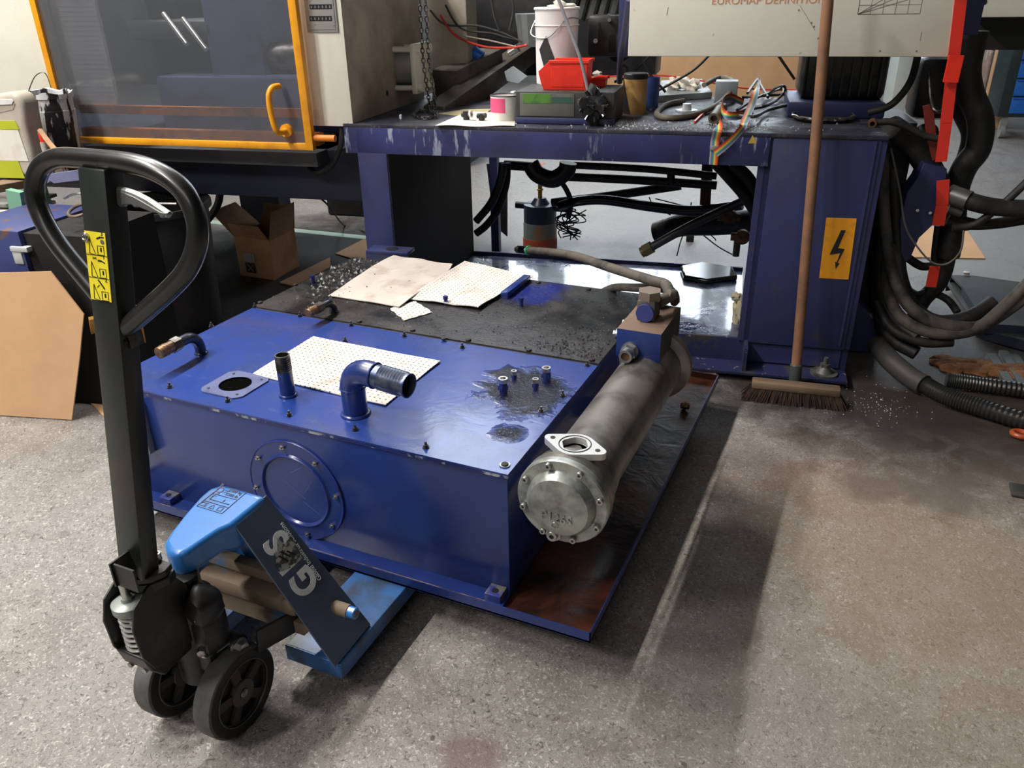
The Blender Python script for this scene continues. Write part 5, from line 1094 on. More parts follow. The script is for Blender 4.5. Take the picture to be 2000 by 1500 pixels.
def ribbon(mb, pts, w_, nrm=None, twist=None):
    uvl = mb.bm.loops.layers.uv.verify(); sp = smooth_path(pts, 8); n = len(sp); prevp = None
    for i, p in enumerate(sp):
        t = (sp[min(i + 1, n - 1)] - sp[max(i - 1, 0)]).normalized(); k = i / (n - 1); a = twist(k) if twist else 0
        s1 = t.cross(V3(nrm or (0, 0, 1))); s1 = s1.normalized() if s1.length > .05 else U; s2 = t.cross(s1); sd = s1 * math.cos(a) + s2 * math.sin(a); nn = t.cross(sd) * .0008
        cur = [[mb.nv(p + sd * (w_ * (q - .5)) + nn * e) for q in (0, 1)] for e in (1, -1)]
        if prevp:
            for e in (0, 1):
                f = mb.f([prevp[e][0], prevp[e][1], cur[e][1], cur[e][0]])
                for l, uu in zip(f.loops, (0, 1, 1, 0)): l[uvl].uv = (uu * .98 + .01, .5)
        prevp = cur
mb = MB(); ribbon(mb, [Pz(1410, 222, DZ + .02), Pv(1404, 246, FV - .01), Pv(1397, 275, FV - .012), Pv(1395, 300, FV - .010), Pv(1393, 322, FV - .006)], .034, (0, -1, 0)); 
ribbon(mb, [Pv(1397, 300, FV - .02), Pv(1425, 277, FV - .03), Pv(1448, 252, FV - .02), Pz(1455, 236, DZ + .03), Pz(1468, 205, DZ + .06), Pz(1478, 172, DZ + .10), Pz(1482, 150, DZ + .09)], .03, (0, -1, 0), lambda k: .9 * math.sin(3 * k))
ribbon(mb, [Pz(1452, 200, DZ + .04), Pz(1425, 190, DZ + .06), Pz(1410, 200, DZ + .06), Pz(1412, 222, DZ + .04), Pz(1440, 226, DZ + .03), Pz(1470, 215, DZ + .03)], .034, (0, 0, 1), lambda k: 1.2)
rc = build(mb, 'ribbon_cable', ribbon_m, None, 'rainbow coloured ribbon cable drooping over the front edge of the blue beam', 'ribbon cable')
mb = MB(MX); p = um(Pv(1396, 288, FV)); mb.box(p.x - .018, p.x + .018, FV - .017, FV - .004, p.z - .009, p.z + .009, .002); build(mb, 'plug', filler, rc)
mb = MB()
for pts in (((1440, 215), (1480, 190), (1520, 175), (1530, 168), (1528, 185), (1500, 205), (1470, 212)), ((1450, 190), (1500, 186), (1560, 184), (1590, 190)), ((1420, 225), (1470, 228), (1500, 215), (1540, 205), (1580, 200)), ((1460, 182), (1480, 155), (1485, 165), (1500, 190))):
    mb.tube([Pz(a, b, DZ + .02 + .015 * (i % 2)) for i, (a, b) in enumerate(pts)], .007, 8)
mb.tube([Pz(1500, 185, DZ + .02), Pz(1515, 172, DZ + .07), Pz(1530, 168, DZ + .09), Pz(1533, 178, DZ + .06), Pz(1515, 198, DZ + .02)], .006, 8)
build(mb, 'cable_heap', pm('greasy_cables', (.03, .027, .022), .4, 0, (.09, .08, .05), 25, (.55, .65)), None, 'greasy heap of dark thin cables between the ribbon cable and pedestal', 'cables', kind='stuff')
mb = MB(); P = Pz(1357, 238, DZ + .006); mb.beam(P, Pz(1374, 221, DZ + .01), .008, .008); build(mb, 'red_pin', redp, None, 'small red pin lying in front of the pipe coupling', 'pin')
# white crumbs spread over the deck (uncountable)
mb = MB(); rr = random.Random(8)
for _ in range(520):
    px = rr.uniform(1180, 1500) if rr.random() < .8 else rr.uniform(1000, 1640); P = Pz(px, rr.gauss(249, 7), DZ + .001)
    if um(P).y > FV + .005: crumb(P, rr.uniform(.0015, .006))
build(mb, 'paint_flakes', pm('pale_flakes', (.62, .62, .62), .5), None, 'pale paint flakes and crumbs along the front of the deck', 'debris', kind='stuff')

# ================================================================== below the bed
def T(name, pts, r, m, label=None, cat='pipe', n=14, parent=None, group=None, sub=6):
    mb = MB(); mb.tube([Pv(a, b, v) for a, b, v in pts], r, n, sub=sub); return build(mb, name, m, parent, label, cat if not parent else None, group)
fl = mroot('filter_unit', *um(Pz(1055, 478, .0)), 'blue-black filter with orange-red base standing behind the bed', 'filter')
P = Pz(1055, 482, 0); sc2 = (P - CAM).length / FPX
def hh(py): return Pv(1055, py, um(P).y).z
mb = MB(); mb.cyl(P, P + V3((0, 0, hh(462))), 33 * sc2); build(mb, 'red_base', pm('orange_red_tin', (.45, .07, .03), .5, 0, (.25, .05, .03), 10), fl)
mb = MB(); mb.cyl(P + V3((0, 0, hh(462))), P + V3((0, 0, hh(432))), 32 * sc2); build(mb, 'dirty_glass_bowl', pm('stained_bowl', (.14, .17, .16), .3, 0, (.25, .11, .05), 7, (.5, .6)), fl)
mb = MB(); mb.cyl(P + V3((0, 0, hh(434))), P + V3((0, 0, hh(398))), 31 * sc2); mb.cyl(P + V3((0, 0, hh(398))), P + V3((0, 0, hh(386))), 18 * sc2, 10 * sc2); mb.cyl(P + V3((0, 0, hh(402))) - U * .16, P + V3((0, 0, hh(406))) + U * .2, .022); build(mb, 'filter_head', pm('navy_head', (.014, .018, .04), .35), fl)
mb = MB(); mb.cyl(P + V3((0, 0, hh(388))), P + V3((0, 0, hh(358))), 4 * sc2); mb.torus(P + V3((0, 0, hh(370))), (0, 0, 1), 5 * sc2, .005, 14, 6); build(mb, 'brass_stem', pm('brass_stem', (.36, .24, .05), .4, .7), fl)
T('oil_pipe', [(1100, 345, 4.2), (1250, 352, 4.2), (1400, 362, 4.2)], .022, rubber, 'upper black straight pipe below the bed, the one with an open end', 'pipe')
T('oil_pipe', [(1100, 322, 4.15), (1260, 330, 4.15), (1400, 344, 4.15)], .018, rubber, 'black straight pipe right under the drip stained beam', 'pipe')
T('oil_pipe', [(1310, 332, 4.18), (1311, 360, 4.18)], .02, rubber, 'short black link between the two straight pipes', 'pipe')
T('oil_pipe', [(1078, 396, 4.3), (1180, 384, 4.3), (1290, 368, 4.3), (1330, 362, 4.3)], .024, rubber, 'black pipe sloping up behind the filter', 'pipe')
T('shiny_hose', [(1095, 402, 4.25), (1130, 393, 4.2), (1185, 391, 4.2), (1280, 405, 4.2), (1360, 411, 4.2), (1450, 400, 4.15)], .026, pm('shiny_black_hose', (.02, .02, .022), .16), 'shiny black wavy hose leading right from the filter', 'hose')
T('return_pipe', [(1290, 455, 4.35), (1330, 440, 4.3), (1400, 437, 4.25), (1475, 432, 4.2)], .06, rubber, 'thick black pipe with open end lying behind the bed', 'pipe')
mb = MB(); a, b = Pv(1283, 456, 4.36), Pv(1300, 451, 4.345); mb.pipe(a, b, .064, .052); build(mb, 'pipe_collar', gblack, None, 'black collar at the open end of the thick pipe', 'collar')
po = T('drain_pipe', [(1270, 484, 3.9), (1350, 440, 3.9), (1440, 398, 3.9), (1478, 380, 3.9)], .021, pm('grey_black_pipe', (.05, .05, .055), .35), 'grey-black pipe with brass nut slanting up to the column', 'pipe')
d = (Pv(1270, 484, 3.9) - Pv(1350, 440, 3.9)).normalized(); mb = MB(); q = Pv(1270, 484, 3.9); mb.hexnut(q - d * .01, d, .034, .045); mb.cyl(q + d * .03, q + d * .05, .026); build(mb, 'brass_nut', pm('old_brass', (.20, .17, .09), .5, .5), po)
mb = MB(); q = Pz(1238, 484, .0); q = Pv(1238, 482, 4.35); q.z = .02; mb.cyl(q - V3((0, 0, .02)), q + V3((0, 0, .03)), .022, n=16); build(mb, 'small_plug', rubber, None, 'small black plug on the floor left of the brass nut', 'plug')
T('bent_hose', [(1400, 318, 3.8), (1425, 345, 3.75), (1455, 380, 3.7), (1478, 420, 3.7), (1480, 480, 3.75)], .03, rubber, 'thick black hose bending down in front of the column', 'hose')
T('bent_hose', [(1432, 322, 3.75), (1462, 350, 3.7), (1488, 400, 3.7)], .028, rubber, 'shorter thick black hose nearer to the column top', 'hose')
mb = MB(); mb.tube([Pv(1382, 318, 4.3), Pv(1380, 350, 4.3), Pv(1377, 402, 4.3)], .028, 14); build(mb, 'rusty_pipe', rust, None, 'rusty upright pipe below the ribbon cable', 'pipe')
for px, py, lab in ((1425, 424, 'upper brown rusty flange beside the column'), (1450, 463, 'lower brown rusty flange beside the column')):
    q = Pv(px, py, 3.95); mb = MB(); mb.pipe(q - VV * .012, q + VV * .02, .035, .012, 20); mb.cyl(q - U * .055, q - U * .02, .02); mb.cyl(q + U * .02, q + U * .05, .018); build(mb, 'rusty_flange', pm('flange_rust', (.17, .085, .04), .6, .3, (.05, .035, .025), 25, (.45, .6)), None, lab, 'flange')
mb = MB(MX); q = um(Pz(1437, 500, .078)); mb.cyl((q.x, q.y, .0785), (q.x, q.y, .33), .02); build(mb, 'stand_pipe', rubber, None, 'thin black upright stub carrying the rusty flanges', 'stand')
mb = MB(); mb.tube([Pv(1036, 320, 4.1), Pv(1050, 340, 4.1), Pv(1080, 350, 4.1), Pv(1105, 335, 4.1), Pv(1110, 318, 4.1)], .045, 16); mb.tube([Pv(985, 322, 4.12), Pv(1040, 326, 4.12)], .024, 10); build(mb, 'hydraulic_elbow', gblack, None, 'fat black elbow hanging below the beam above the filter', 'elbow')
T('link_hose', [(1085, 345, 4.15), (1103, 365, 4.2), (1115, 395, 4.22), (1110, 425, 4.25)], .014, rubber, 'thin black hose dropping from the elbow to the filter', 'hose')
mb = MB(MX); a = um(Pz(998, 463, .0)); mb.box(a.x - .03, a.x + .02, 4.75, 4.80, 0, .9); build(mb, 'angle_post', mblue, None, 'narrow blue steel post behind the left leg', 'post')
mb = MB(MX); a = um(Pv(965, 400, 4.9)); mb.prism([um(Pv(x, y, 4.9)) for x, y in ((950, 320), (990, 320), (990, 462), (965, 440))], (0, .02, 0)); build(mb, 'grey_plate', pm('violet_grey_plate', (.13, .12, .14), .6), None, 'grey upright plate left of the narrow blue post', 'plate')
T('curved_hose', [(982, 318, 3.9), (978, 350, 3.9), (960, 395, 3.9), (930, 432, 3.9)], .02, rubber, 'black hose curving behind the left leg, inner one', 'hose')
T('curved_hose', [(990, 318, 4.0), (988, 360, 4.0), (972, 410, 4.0), (950, 440, 4.0), (930, 456, 4.0)], .02, rubber, 'black hose curving behind the left leg, outer one', 'hose')
mb = MB(); rr = random.Random(12)
for k in range(9):
    x0 = rr.uniform(1095, 1110); pts = [(x0, 400 + rr.uniform(0, 10))]
    for j in range(5): pts.append((rr.uniform(1085, 1145), 415 + 12 * j + rr.uniform(-6, 6)))
    mb.tube([Pv(a, min(b, 472), 4.3) for a, b in pts], .0035, 6)
for pts in (((1145, 410), (1120, 425), (1100, 440)), ((1268, 385), (1275, 400), (1290, 410), (1310, 420)), ((1280, 388), (1320, 398), (1350, 405)), ((1350, 395), (1346, 430), (1330, 470), (1322, 500)), ((1360, 448), (1400, 480), (1430, 497)), ((1375, 448), (1395, 465), (1398, 470))): mb.tube([Pv(a, b, 4.3) for a, b in pts], .0035, 6)
build(mb, 'wire_tangle', rubber, None, 'tangle of thin black wires under the bed beside the filter', 'wires', kind='stuff')
mb = MB(MX); q = um(Pz(1347, 473, 0)); mb.box(q.x - .025, q.x + .025, q.y, q.y + .04, 0, .05, .004); mb.cyl((q.x, q.y + .02, .05), (q.x, q.y + .02, .12), .012); build(mb, 'black_clamp', blackp, None, 'small black clamp standing on the floor behind the slanting pipe', 'clamp')
# rags and parts in the pan
mb = MB(MX); q = [um(Pz(a, b, .08)) for a, b in ((1328, 528), (1370, 520), (1430, 530), (1440, 548), (1380, 556), (1335, 548))]; mb.prism([(p.x, p.y, .079) for p in q], (0, 0, .03)); o = build(mb, 'oily_sheet', pm('oily_black_sheet', (.012, .014, .010), .15, 0, (.05, .05, .04), 9), None, 'black oily lump of sheet lying in the wet blue pan', 'sheet', bev=.01)
mb = MB(); q = Pz(1441, 628, .085); mb.blobm(q + V3((0, 0, .05)), .055, .3, 3, (.5, .6, 1.3), 3); mb.blobm(q + V3((-.02, -.02, .13)), .03, .3, 2, (.8, .6, .6), 6); build(mb, 'glove', glove, None, 'beige work glove standing in the pan against the column', 'glove')
mb = MB(MX); a = um(Pz(1453, 590, .08)); mb.box(a.x - .012, a.x + .012, a.y, a.y + .02, .08, .20, .003); build(mb, 'white_stick', white, None, 'white stick beside the beige glove', 'stick')

# ================================================================== broom
hd0, hd1 = Pz(1468, 752, .055), Pz(1640, 770, .055); ax_ = (hd1 - hd0).normalized(); pr = V3((0, 0, 1)).cross(ax_)
bc = (hd0 + hd1) / 2
broom = thing('broom', (bc.x, bc.y, 0), 'push broom with rusty handle and worn wooden head leaning on the column', 'broom')
mb = MB(); mb.beam(hd0 + V3((0, 0, .012)), hd1 + V3((0, 0, .012)), .055, .030, bev=.006); build(mb, 'broom_head', woodg, broom)
mb = MB(); rr = random.Random(6); n = 1300
L = (hd1 - hd0).length
for i in range(n):
    s_, t_ = rr.random(), rr.uniform(-1, 1); p = hd0 + ax_ * (L * s_) + pr * (t_ * .024); lean = ax_ * ((s_ - .5) * .06 + rr.uniform(-.008, .008)) + pr * (t_ * .02 + rr.uniform(-.006, .006)); e = p + lean; e.z = .001
    w_ = ax_ * .0028; mb.f([mb.nv(p - w_), mb.nv(p + w_), mb.nv(e + w_ * .6), mb.nv(e - w_ * .6)])
mb.prism([hd0 + pr * .022, hd1 + pr * .022, hd1 - pr * .022, hd0 - pr * .022], (0, 0, -.035)); build(mb, 'bristles', bristle, broom)
h0 = Pz(1553, 738, .07); h1 = Pv(1617, 0, 3.225); mb = MB(); mb.tube([h0, h0 * .66 + h1 * .34, h0 * .33 + h1 * .67, h1 + (h1 - h0) * .07], .0195, 16, sub=2); build(mb, 'broom_handle', pm('rusty_wood_handle', (.27, .13, .065), .65, 0, (.17, .09, .055), 9, (.4, .65), bump=.2), broom)
dd = (h1 - h0).normalized(); mb = MB(); mb.cyl(h0 - dd * .03, h0 + dd * .06, .024, ch=.003); build(mb, 'socket', pm('green_grey_socket', (.06, .07, .065), .5), broom)

# ================================================================== right side: hoses, strap, valve block
vb_ = mroot('hose_bracket', *um(Pv(1800, 410, 3.6)), 'blue angular hose bracket right of the column holding the hoses', 'bracket'); 
mb = MB(MX); mb.prism([um(Pv(a, b, 3.55)) for a, b in ((1805, 318), (1850, 330), (1845, 380), (1832, 430), (1795, 465), (1780, 500), (1760, 520), (1758, 430), (1772, 375), (1790, 350))], (0, .12, 0)); hb = build(mb, 'bracket_plate', pm('dark_blue_paint', (.03, .04, .13), .5), vb_, bev=.003)  # bracket in even dark blue paint, same as the channel
mb = MB(); [mb.cyl(Pv(a, b, 3.54), Pv(a, b, 3.56), .006) for a, b in ((1792, 411), (1817, 416))]; build(mb, 'screw', steel, hb)
mb = MB(MX)
def strap(mb, pts, w_, v, t=.006):
    P = [Pv(a, b, v) for a, b in pts]
    for a, b in zip(P, P[1:]): mb.xf = None; mb.beam(a, b + (b - a) * .01, w_, t, VV)
strap(mb, ((1880, -30), (1862, 120), (1848, 240), (1838, 315)), .04, 3.45); s1 = build(mb, 'red_strap', pm('red_strap', (.72, .03, .015), .5, 0, (.5, .03, .02), 6), None, 'long bright red strap running down in front of the hoses', 'strap')
mb = MB(); strap(mb, ((1868, 108), (1856, 160)), .048, 3.42, .02); build(mb, 'strap_fold', redp, s1)
mb = MB(); strap(mb, ((1812, 205), (1818, 260), (1830, 310)), .035, 3.55); build(mb, 'dark_strap', pm('dark_red_strap', (.22, .025, .015), .6, 0, (.05, .02, .015), 7), None, 'dusty dark red strap behind the bright one', 'strap')
mb = MB(); strap(mb, ((1842, 352), (1840, 400), (1832, 440)), .045, 3.5); build(mb, 'strap_end', redd, None, 'short red strap piece beside the blue bracket', 'strap')
mb = MB(); strap(mb, ((1826, 520), (1818, 560)), .04, 3.5); build(mb, 'strap_end', redd, None, 'lowest red strap end hanging below the blue bracket', 'strap')
mb = MB(MX); q = um(Pv(1890, 0, 3.6)); mb.box(q.x - .03, q.x + .06, 3.6, 3.66, um(Pv(1890, 68, 3.6)).z, 2.0, .003); build(mb, 'blue_channel', pm('dark_blue_paint', (.03, .04, .13), .5), None, 'dark blue channel behind the top of the red strap', 'channel')
BH = 'black hoses right of the column'
hs_list = [
 ([(1905, 60, 3.75), (1890, 130, 3.75), (1895, 180, 3.75), (1915, 235, 3.75), (1910, 290, 3.75), (1885, 325, 3.75), (1868, 370, 3.75), (1860, 440, 3.7), (1850, 500, 3.7)], .050, 'fattest black hose sheath bulging to the right of the red strap'),
 ([(1885, 90, 3.85), (1870, 150, 3.85), (1880, 210, 3.85), (1900, 260, 3.85), (1890, 310, 3.85), (1870, 350, 3.8)], .045, 'black hose sheath just behind the red strap'),
 ([(1740, 250, 3.6), (1775, 275, 3.65), (1810, 320, 3.65), (1830, 360, 3.6)], .05, 'fat black sheath sloping down from the deck corner'),
 ([(1705, 240, 3.5), (1740, 238, 3.5), (1775, 250, 3.5), (1805, 265, 3.5), (1840, 272, 3.5)], .013, 'thin black hose arching from the deck corner to the straps'),
 ([(1695, 220, 3.6), (1740, 205, 3.6), (1775, 165, 3.65), (1790, 120, 3.7), (1793, 90, 3.7)], .014, 'thin black hose rising from the deck beside the pedestal'),
 ([(1850, 378, 3.55), (1900, 395, 3.5), (1950, 405, 3.5), (2030, 408, 3.5)], .034, 'thick black hose with grey sleeve leading out to the right'),
 ([(1850, 430, 3.6), (1890, 440, 3.6), (1950, 438, 3.6), (2030, 425, 3.6)], .018, 'upper of the two thin hoses sagging out to the right'),
 ([(1855, 420, 3.6), (1900, 435, 3.6), (1960, 432, 3.6), (2030, 405, 3.6)], .018, 'lower of the two thin hoses sagging out to the right'),
 ([(2030, 330, 3.5), (1985, 375, 3.5), (1945, 410, 3.5), (1900, 440, 3.5), (1860, 445, 3.5)], .015, 'thin hose crossing diagonally up to the right edge'),
 ([(1745, 470, 3.6), (1750, 540, 3.5), (1770, 590, 3.45), (1815, 625, 3.4), (1880, 640, 3.4), (1930, 630, 3.45), (2030, 560, 3.5)], .026, 'upper dusty hose looping low round the column foot'),
 ([(1730, 500, 3.6), (1735, 570, 3.5), (1760, 620, 3.42), (1820, 650, 3.38), (1900, 645, 3.4), (1960, 600, 3.45), (2030, 530, 3.5)], .024, 'lower dusty hose looping low round the column foot'),
 ([(1720, 420, 3.7), (1722, 520, 3.6), (1735, 600, 3.5), (1790, 660, 3.4)], .035, 'thick black hose dropping close behind the column'),
 ([(1855, 440, 3.7), (1850, 500, 3.7), (1835, 550, 3.7), (1800, 590, 3.7), (1780, 640, 3.6)], .035, 'black hose ending below the red strap end'),
 ([(1832, 440, 3.7), (1825, 500, 3.7), (1828, 520, 3.7)], .014, 'thin black hose hanging left of the thick one below the bracket'),
 ([(1725, 300, 3.6), (1728, 420, 3.55), (1745, 540, 3.45), (1790, 610, 3.4), (1850, 640, 3.4), (1905, 640, 3.42)], .022, 'black hose loop tucked in behind the dusty ones'),
 ([(1745, 330, 3.65), (1752, 450, 3.6), (1758, 540, 3.55), (1785, 600, 3.5), (1830, 628, 3.48), (1890, 620, 3.5), (1940, 590, 3.55)], .03, 'innermost black hose loop beside the column foot'),
 ([(1715, 350, 3.75), (1712, 480, 3.7), (1715, 580, 3.6), (1730, 650, 3.5), (1790, 690, 3.42)], .03, 'black hose running straight down to the column gusset'),
 ([(1712, 590, 3.5), (1740, 640, 3.42), (1800, 668, 3.38), (1860, 668, 3.4)], .02, 'lowest short black hose beside the column gusset'),
 ([(1765, 560, 3.75), (1790, 575, 3.7), (1815, 570, 3.7), (1850, 585, 3.7), (1870, 610, 3.65)], .016, 'thin black hose crossing low between the loops'),
 ([(1775, 505, 3.7), (1800, 520, 3.7), (1825, 518, 3.7)], .018, 'short black hose bowing under the bracket tip')]
for i, (pts, r, lab) in enumerate(hs_list):
    T('black_hose', pts, r, hoserub if 'dusty' in lab else pm('sheath_black', (.012, .011, .011), .6, 0, (.03, .026, .024), 14), lab, 'hose', group=BH)
mb = MB(); mb.cyl(Pv(1853, 378, 3.54), Pv(1892, 392, 3.5), .038); mb.cyl(Pv(1853, 405, 3.56), Pv(1880, 412, 3.55), .028); build(mb, 'grey_sleeve', pm('grey_sleeve_metal', (.13, .13, .125), .4, .5), vb_)
mb = MB(); mb.tube([Pv(1740, 290, 3.4), Pv(1757, 370, 3.42), Pv(1768, 440, 3.42), Pv(1790, 480, 3.42), Pv(1820, 512, 3.42), Pv(1850, 515, 3.42), Pv(1876, 490, 3.42), Pv(1882, 450, 3.45)], .004, 6); build(mb, 'thin_wire', pm('grey_wire', (.14, .13, .11), .6), None, 'thin grey wire hanging in a loop right of the orange sign', 'wire')
mb = MB(MX); mb.box(.62, .74, 3.75, 4.2, .05, .98); build(mb, 'dark_post', blackp, None, 'dark post hidden behind the column and hoses', 'post')
mb = MB(MX); q = um(Pv(1800, 150, 3.95)); mb.box(q.x - .02, q.x + .16, 3.9, 4.1, um(Pv(1800, 235, 3.9)).z, um(Pv(1800, 112, 3.9)).z, .03); mb.cyl((q.x + .05, 3.85, q.z - .25), (q.x + .05, 3.9, q.z - .22), .05); build(mb, 'dark_junction_box', gblack, None, 'greasy dark junction box under the right end of the cream panel', 'junction box')
mb = MB(); mb.tube([Pv(1815, 140, 3.6), Pv(1818, 190, 3.55), Pv(1825, 215, 3.5), Pv(1842, 215, 3.5), Pv(1850, 190, 3.5)], .007, 8); build(mb, 'hanging_hook', dsteel, None, 'grey wire hook hanging in front of the straps', 'hook')
# corrugated hoses on the floor
def corr(name, pts, r, m, label, cat='hose'):
    Lh = sum((b - a).length for a, b in zip(pts, pts[1:])); sp = smooth_path(pts, int(Lh / (len(pts) - 1) / .003)); mb = MB(); n = len(sp)
    mb.tube(sp, r, 16, sub=1, rad=lambda k: r * (1 + .05 * math.sin(round(k * (n - 1)) * PI / 2))); return build(mb, name, m, None, label, cat)
corr('corrugated_hose', [Pz(1768, 770, .04), Pz(1840, 800, .035), Pz(1920, 800, .035), Pz(2040, 838, .035)], .034, pm('corrugated_black', (.02, .02, .02), .4), 'x', 'hose') if False else None
T1_ = [Pz(1738, 700, .09), Pz(1790, 745, .05), Pz(1850, 775, .04), Pz(1920, 798, .036), Pz(2040, 830, .036)]
mb = MB(); mb.tube([Pz(1712, 672, .10), Pz(1740, 705, .08), Pz(1780, 738, .05), Pz(1805, 752, .045)], .042, 16); oo = build(mb, 'suction_hose', pm('grey_smooth_hose', (.055, .05, .047), .6), None, 'smooth grey hose end coming out from behind the column foot', 'hose')
corr('corrugated_hose', [Pz(1806, 752, .044), Pz(1850, 775, .04), Pz(1920, 798, .036), Pz(2040, 835, .036)], .034, pm('corrugated_black', (.02, .02, .02), .35), 'front black corrugated hose running along the floor to the right edge')
corr('corrugated_hose', [Pz(1848, 742, .034), Pz(1920, 752, .032), Pz(2040, 768, .032)], .030, pm('corrugated_black', (.02, .02, .02), .35), 'rear black corrugated hose on the floor beside the sawdust')
# sawdust pile
mb = MB(); rr = random.Random(9)
for i in range(44):
    t = i / 43; px = 1830 + 190 * t + rr.uniform(-10, 10); P = Pz(px, 712 + 22 * t + rr.uniform(-8, 8), .0); mb.blobm(P + V3((0, 0, .004)), rr.uniform(.025, .055), .12, 3, (1.2, 1, .45), i)
build(mb, 'sawdust_pile', sand, None, 'reddish brown heap of sawdust on the floor at the right', 'sawdust', kind='stuff')
# metal profiles
for a, b, lab in (((1935, 690), (1985, 765), 'leftmost of three grey metal profiles beside the sawdust'), ((1960, 685), (2010, 770), 'middle of three grey metal profiles beside the sawdust'), ((1980, 692), (2030, 760), 'rightmost and brightest of three grey metal profiles')):
    p, q = Pz(*a, .02), Pz(*b, .02); mb = MB(); mb.beam(p, q, .035, .003); d_ = (q - p).normalized(); sd = d_.cross(V3((0, 0, 1))) * .016; mb.beam(p + sd - V3((0, 0, .01)), q + sd - V3((0, 0, .01)), .003, .02); mb.beam(p - sd - V3((0, 0, .01)), q - sd - V3((0, 0, .01)), .003, .02); build(mb, 'metal_profile', pm('galvanised', (.30, .33, .33), .4, .6), None, lab, 'profile', group='grey metal profiles by the sawdust')
# stack of sheet metal covers
for i, (q, z, lab) in enumerate(((((1850, 552), (1900, 545), (2060, 585), (2060, 680), (1910, 640)), .06, 'lower grey sheet metal cover lying on the floor right of the hoses'), (((1858, 537), (1900, 538), (2060, 560), (2060, 640), (1925, 632), (1880, 560)), .10, 'upper grey sheet metal cover lying on the other one'))):
    P = [Pz(a, b, z) for a, b in q]; mb = MB(); mb.prism(P, (0, 0, -.012)); c_ = build(mb, 'metal_cover', greysheet, None, lab, 'metal cover', group='sheet metal covers')
    mb = MB(); 
    for a, b in zip(P[:-1], P[1:]): mb.beam(a - V3((0, 0, .025)), b - V3((0, 0, .025)), .003, .045)
    build(mb, 'folded_edge', pm('navy_edge', (.03, .035, .06), .5), c_)
mb = MB(MX); q = [um(Pz(a, b, .012)) for a, b in ((1740, 500), (1760, 435), (1890, 450), (1925, 503))]; mb.prism([(p.x, p.y, .002) for i, p in enumerate(q)], (0, 0, .006)); build(mb, 'cardboard_sheet', card, None, 'flat pale cardboard sheet on the floor behind the hoses', 'cardboard')
mb = MB(); P = Pz(1994, 848, .012); mb.torus(P, (0, .1, 1), .028, .010, 30, 10); build(mb, 'orange_ring', pm('orange_rubber_ring', (.45, .09, .03), .35), None, 'orange-brown rubber ring lying on the floor at the right edge', 'ring')
mb = MB(); mb.cbox(Pz(1990, 958, .006), (.05, .08, .008), None, .002); build(mb, 'dark_scrap', dgrey, None, 'dark flat scrap on the floor at the right edge', 'scrap')
mb = MB(); mb.cbox(Pz(1888, 533, .11), (.03, .03, .012), None, .003); build(mb, 'white_cap', white, None, 'tiny white cap on the upper sheet metal cover', 'bung')  # another loose white cap
# floor swarf
mb = MB(); rr = random.Random(21)
for _ in range(160):
    P = Pz(rr.gauss(1690, 60), rr.gauss(790, 22), .0)
    if P.x > TX1 + .05: crumb(P, rr.uniform(.001, .0035))
build(mb, 'glass_crumbs', pm('bright_crumbs', (.75, .75, .75), .3), None, 'bright tiny crumbs on the dark floor around the broom head', 'debris', kind='stuff')
mb = MB()
for a, b in (((1340, 715), (1402, 728)),): mb.beam(Pz(*a, .02), Pz(*b, .02), .05, .012, bev=.002)
build(mb, 'wooden_batten', wood, None, 'short wooden batten lying behind the back end of the drip tray', 'batten')

# ================================================================== far background
def far_box(name, p0, p1, v, depth, m, label, cat, z1=None):
    a, b = um(Pv(p0[0], p1[1], v)), um(Pv(p1[0], p0[1], v)); mb = MB(MX); mb.box(a.x, b.x, v, v + depth, 0, z1 or b.z, .01); return build(mb, name, m, None, label, cat)
c = far_box('cardboard_crate', (1100, 60), (1272, 300), 10.2, .9, card, 'left one of the large tan cardboard crates far behind the bed', 'crate', .98)
mb = MB(MX); a, b = um(Pv(1215, 200, 10.19)), um(Pv(1272, 100, 10.19)); mb.box(a.x, b.x, 10.185, 10.2, .03, .97); build(mb, 'dark_tan_flap', cardd, c)  # flap in the darker tan cardboard colour
far_box('cardboard_crate', (1274, 60), (1580, 300), 10.0, .9, card, 'wide tan cardboard crate far behind, right of the seam', 'crate', .98)
far_box('white_cabinet', (1722, 60), (1795, 300), 10.6, .6, pm('far_white_metal', (.58, .62, .58), .5), 'white metal cabinet far behind, between pedestal and hoses', 'cabinet', 1.5)
far_box('wrapped_pallet', (1895, 40), (1950, 300), 10.6, .7, pm('brown_wrapped_goods', (.32, .22, .18), .4, 0, (.5, .42, .38), 9, (.5, .62)), 'brown film wrapped pallet load far behind at the right', 'pallet load', 1.45)
far_box('cardboard_strip', (1945, 40), (1962, 300), 10.5, .1, card, 'narrow cardboard edge beside the blue tool trolley', 'cardboard', 1.4)
far_box('turquoise_machine', (1118, -60), (1232, 300), 11.8, .5, turq, 'turquoise machine glimpsed behind the black riser hoses', 'machine', 2.4)
v = 9.8; a, b = um(Pv(1962, 200, v)), um(Pv(2100, 60, v)); tr = mroot('tool_trolley', (a.x + b.x) / 2, v, 0, 'blue tool trolley on castors far behind at the right edge', 'tool trolley')
mb = MB(MX); mb.box(a.x - .04, b.x, v, v + .5, .22, 1.15, .01); build(mb, 'trolley_body', pm('trolley_black', (.015, .03, .03), .4), tr)
for k in range(5):
    z0 = .26 + k * .175; mb = MB(MX); mb.box(a.x + .06, b.x, v - .02, v, z0, z0 + .16, .005); mb.box(a.x + .06, b.x, v - .035, v - .02, z0 + .145, z0 + .16); build(mb, 'drawer', trolley, tr)
for x in (a.x + .05, b.x - .1):
    mb = MB(MX); mb.cyl((x - .02, v + .06, .07), (x + .02, v + .06, .07), .07, n=20); mb.box(x - .03, x + .03, v + .03, v + .09, .1, .22); build(mb, 'castor', filler, tr)
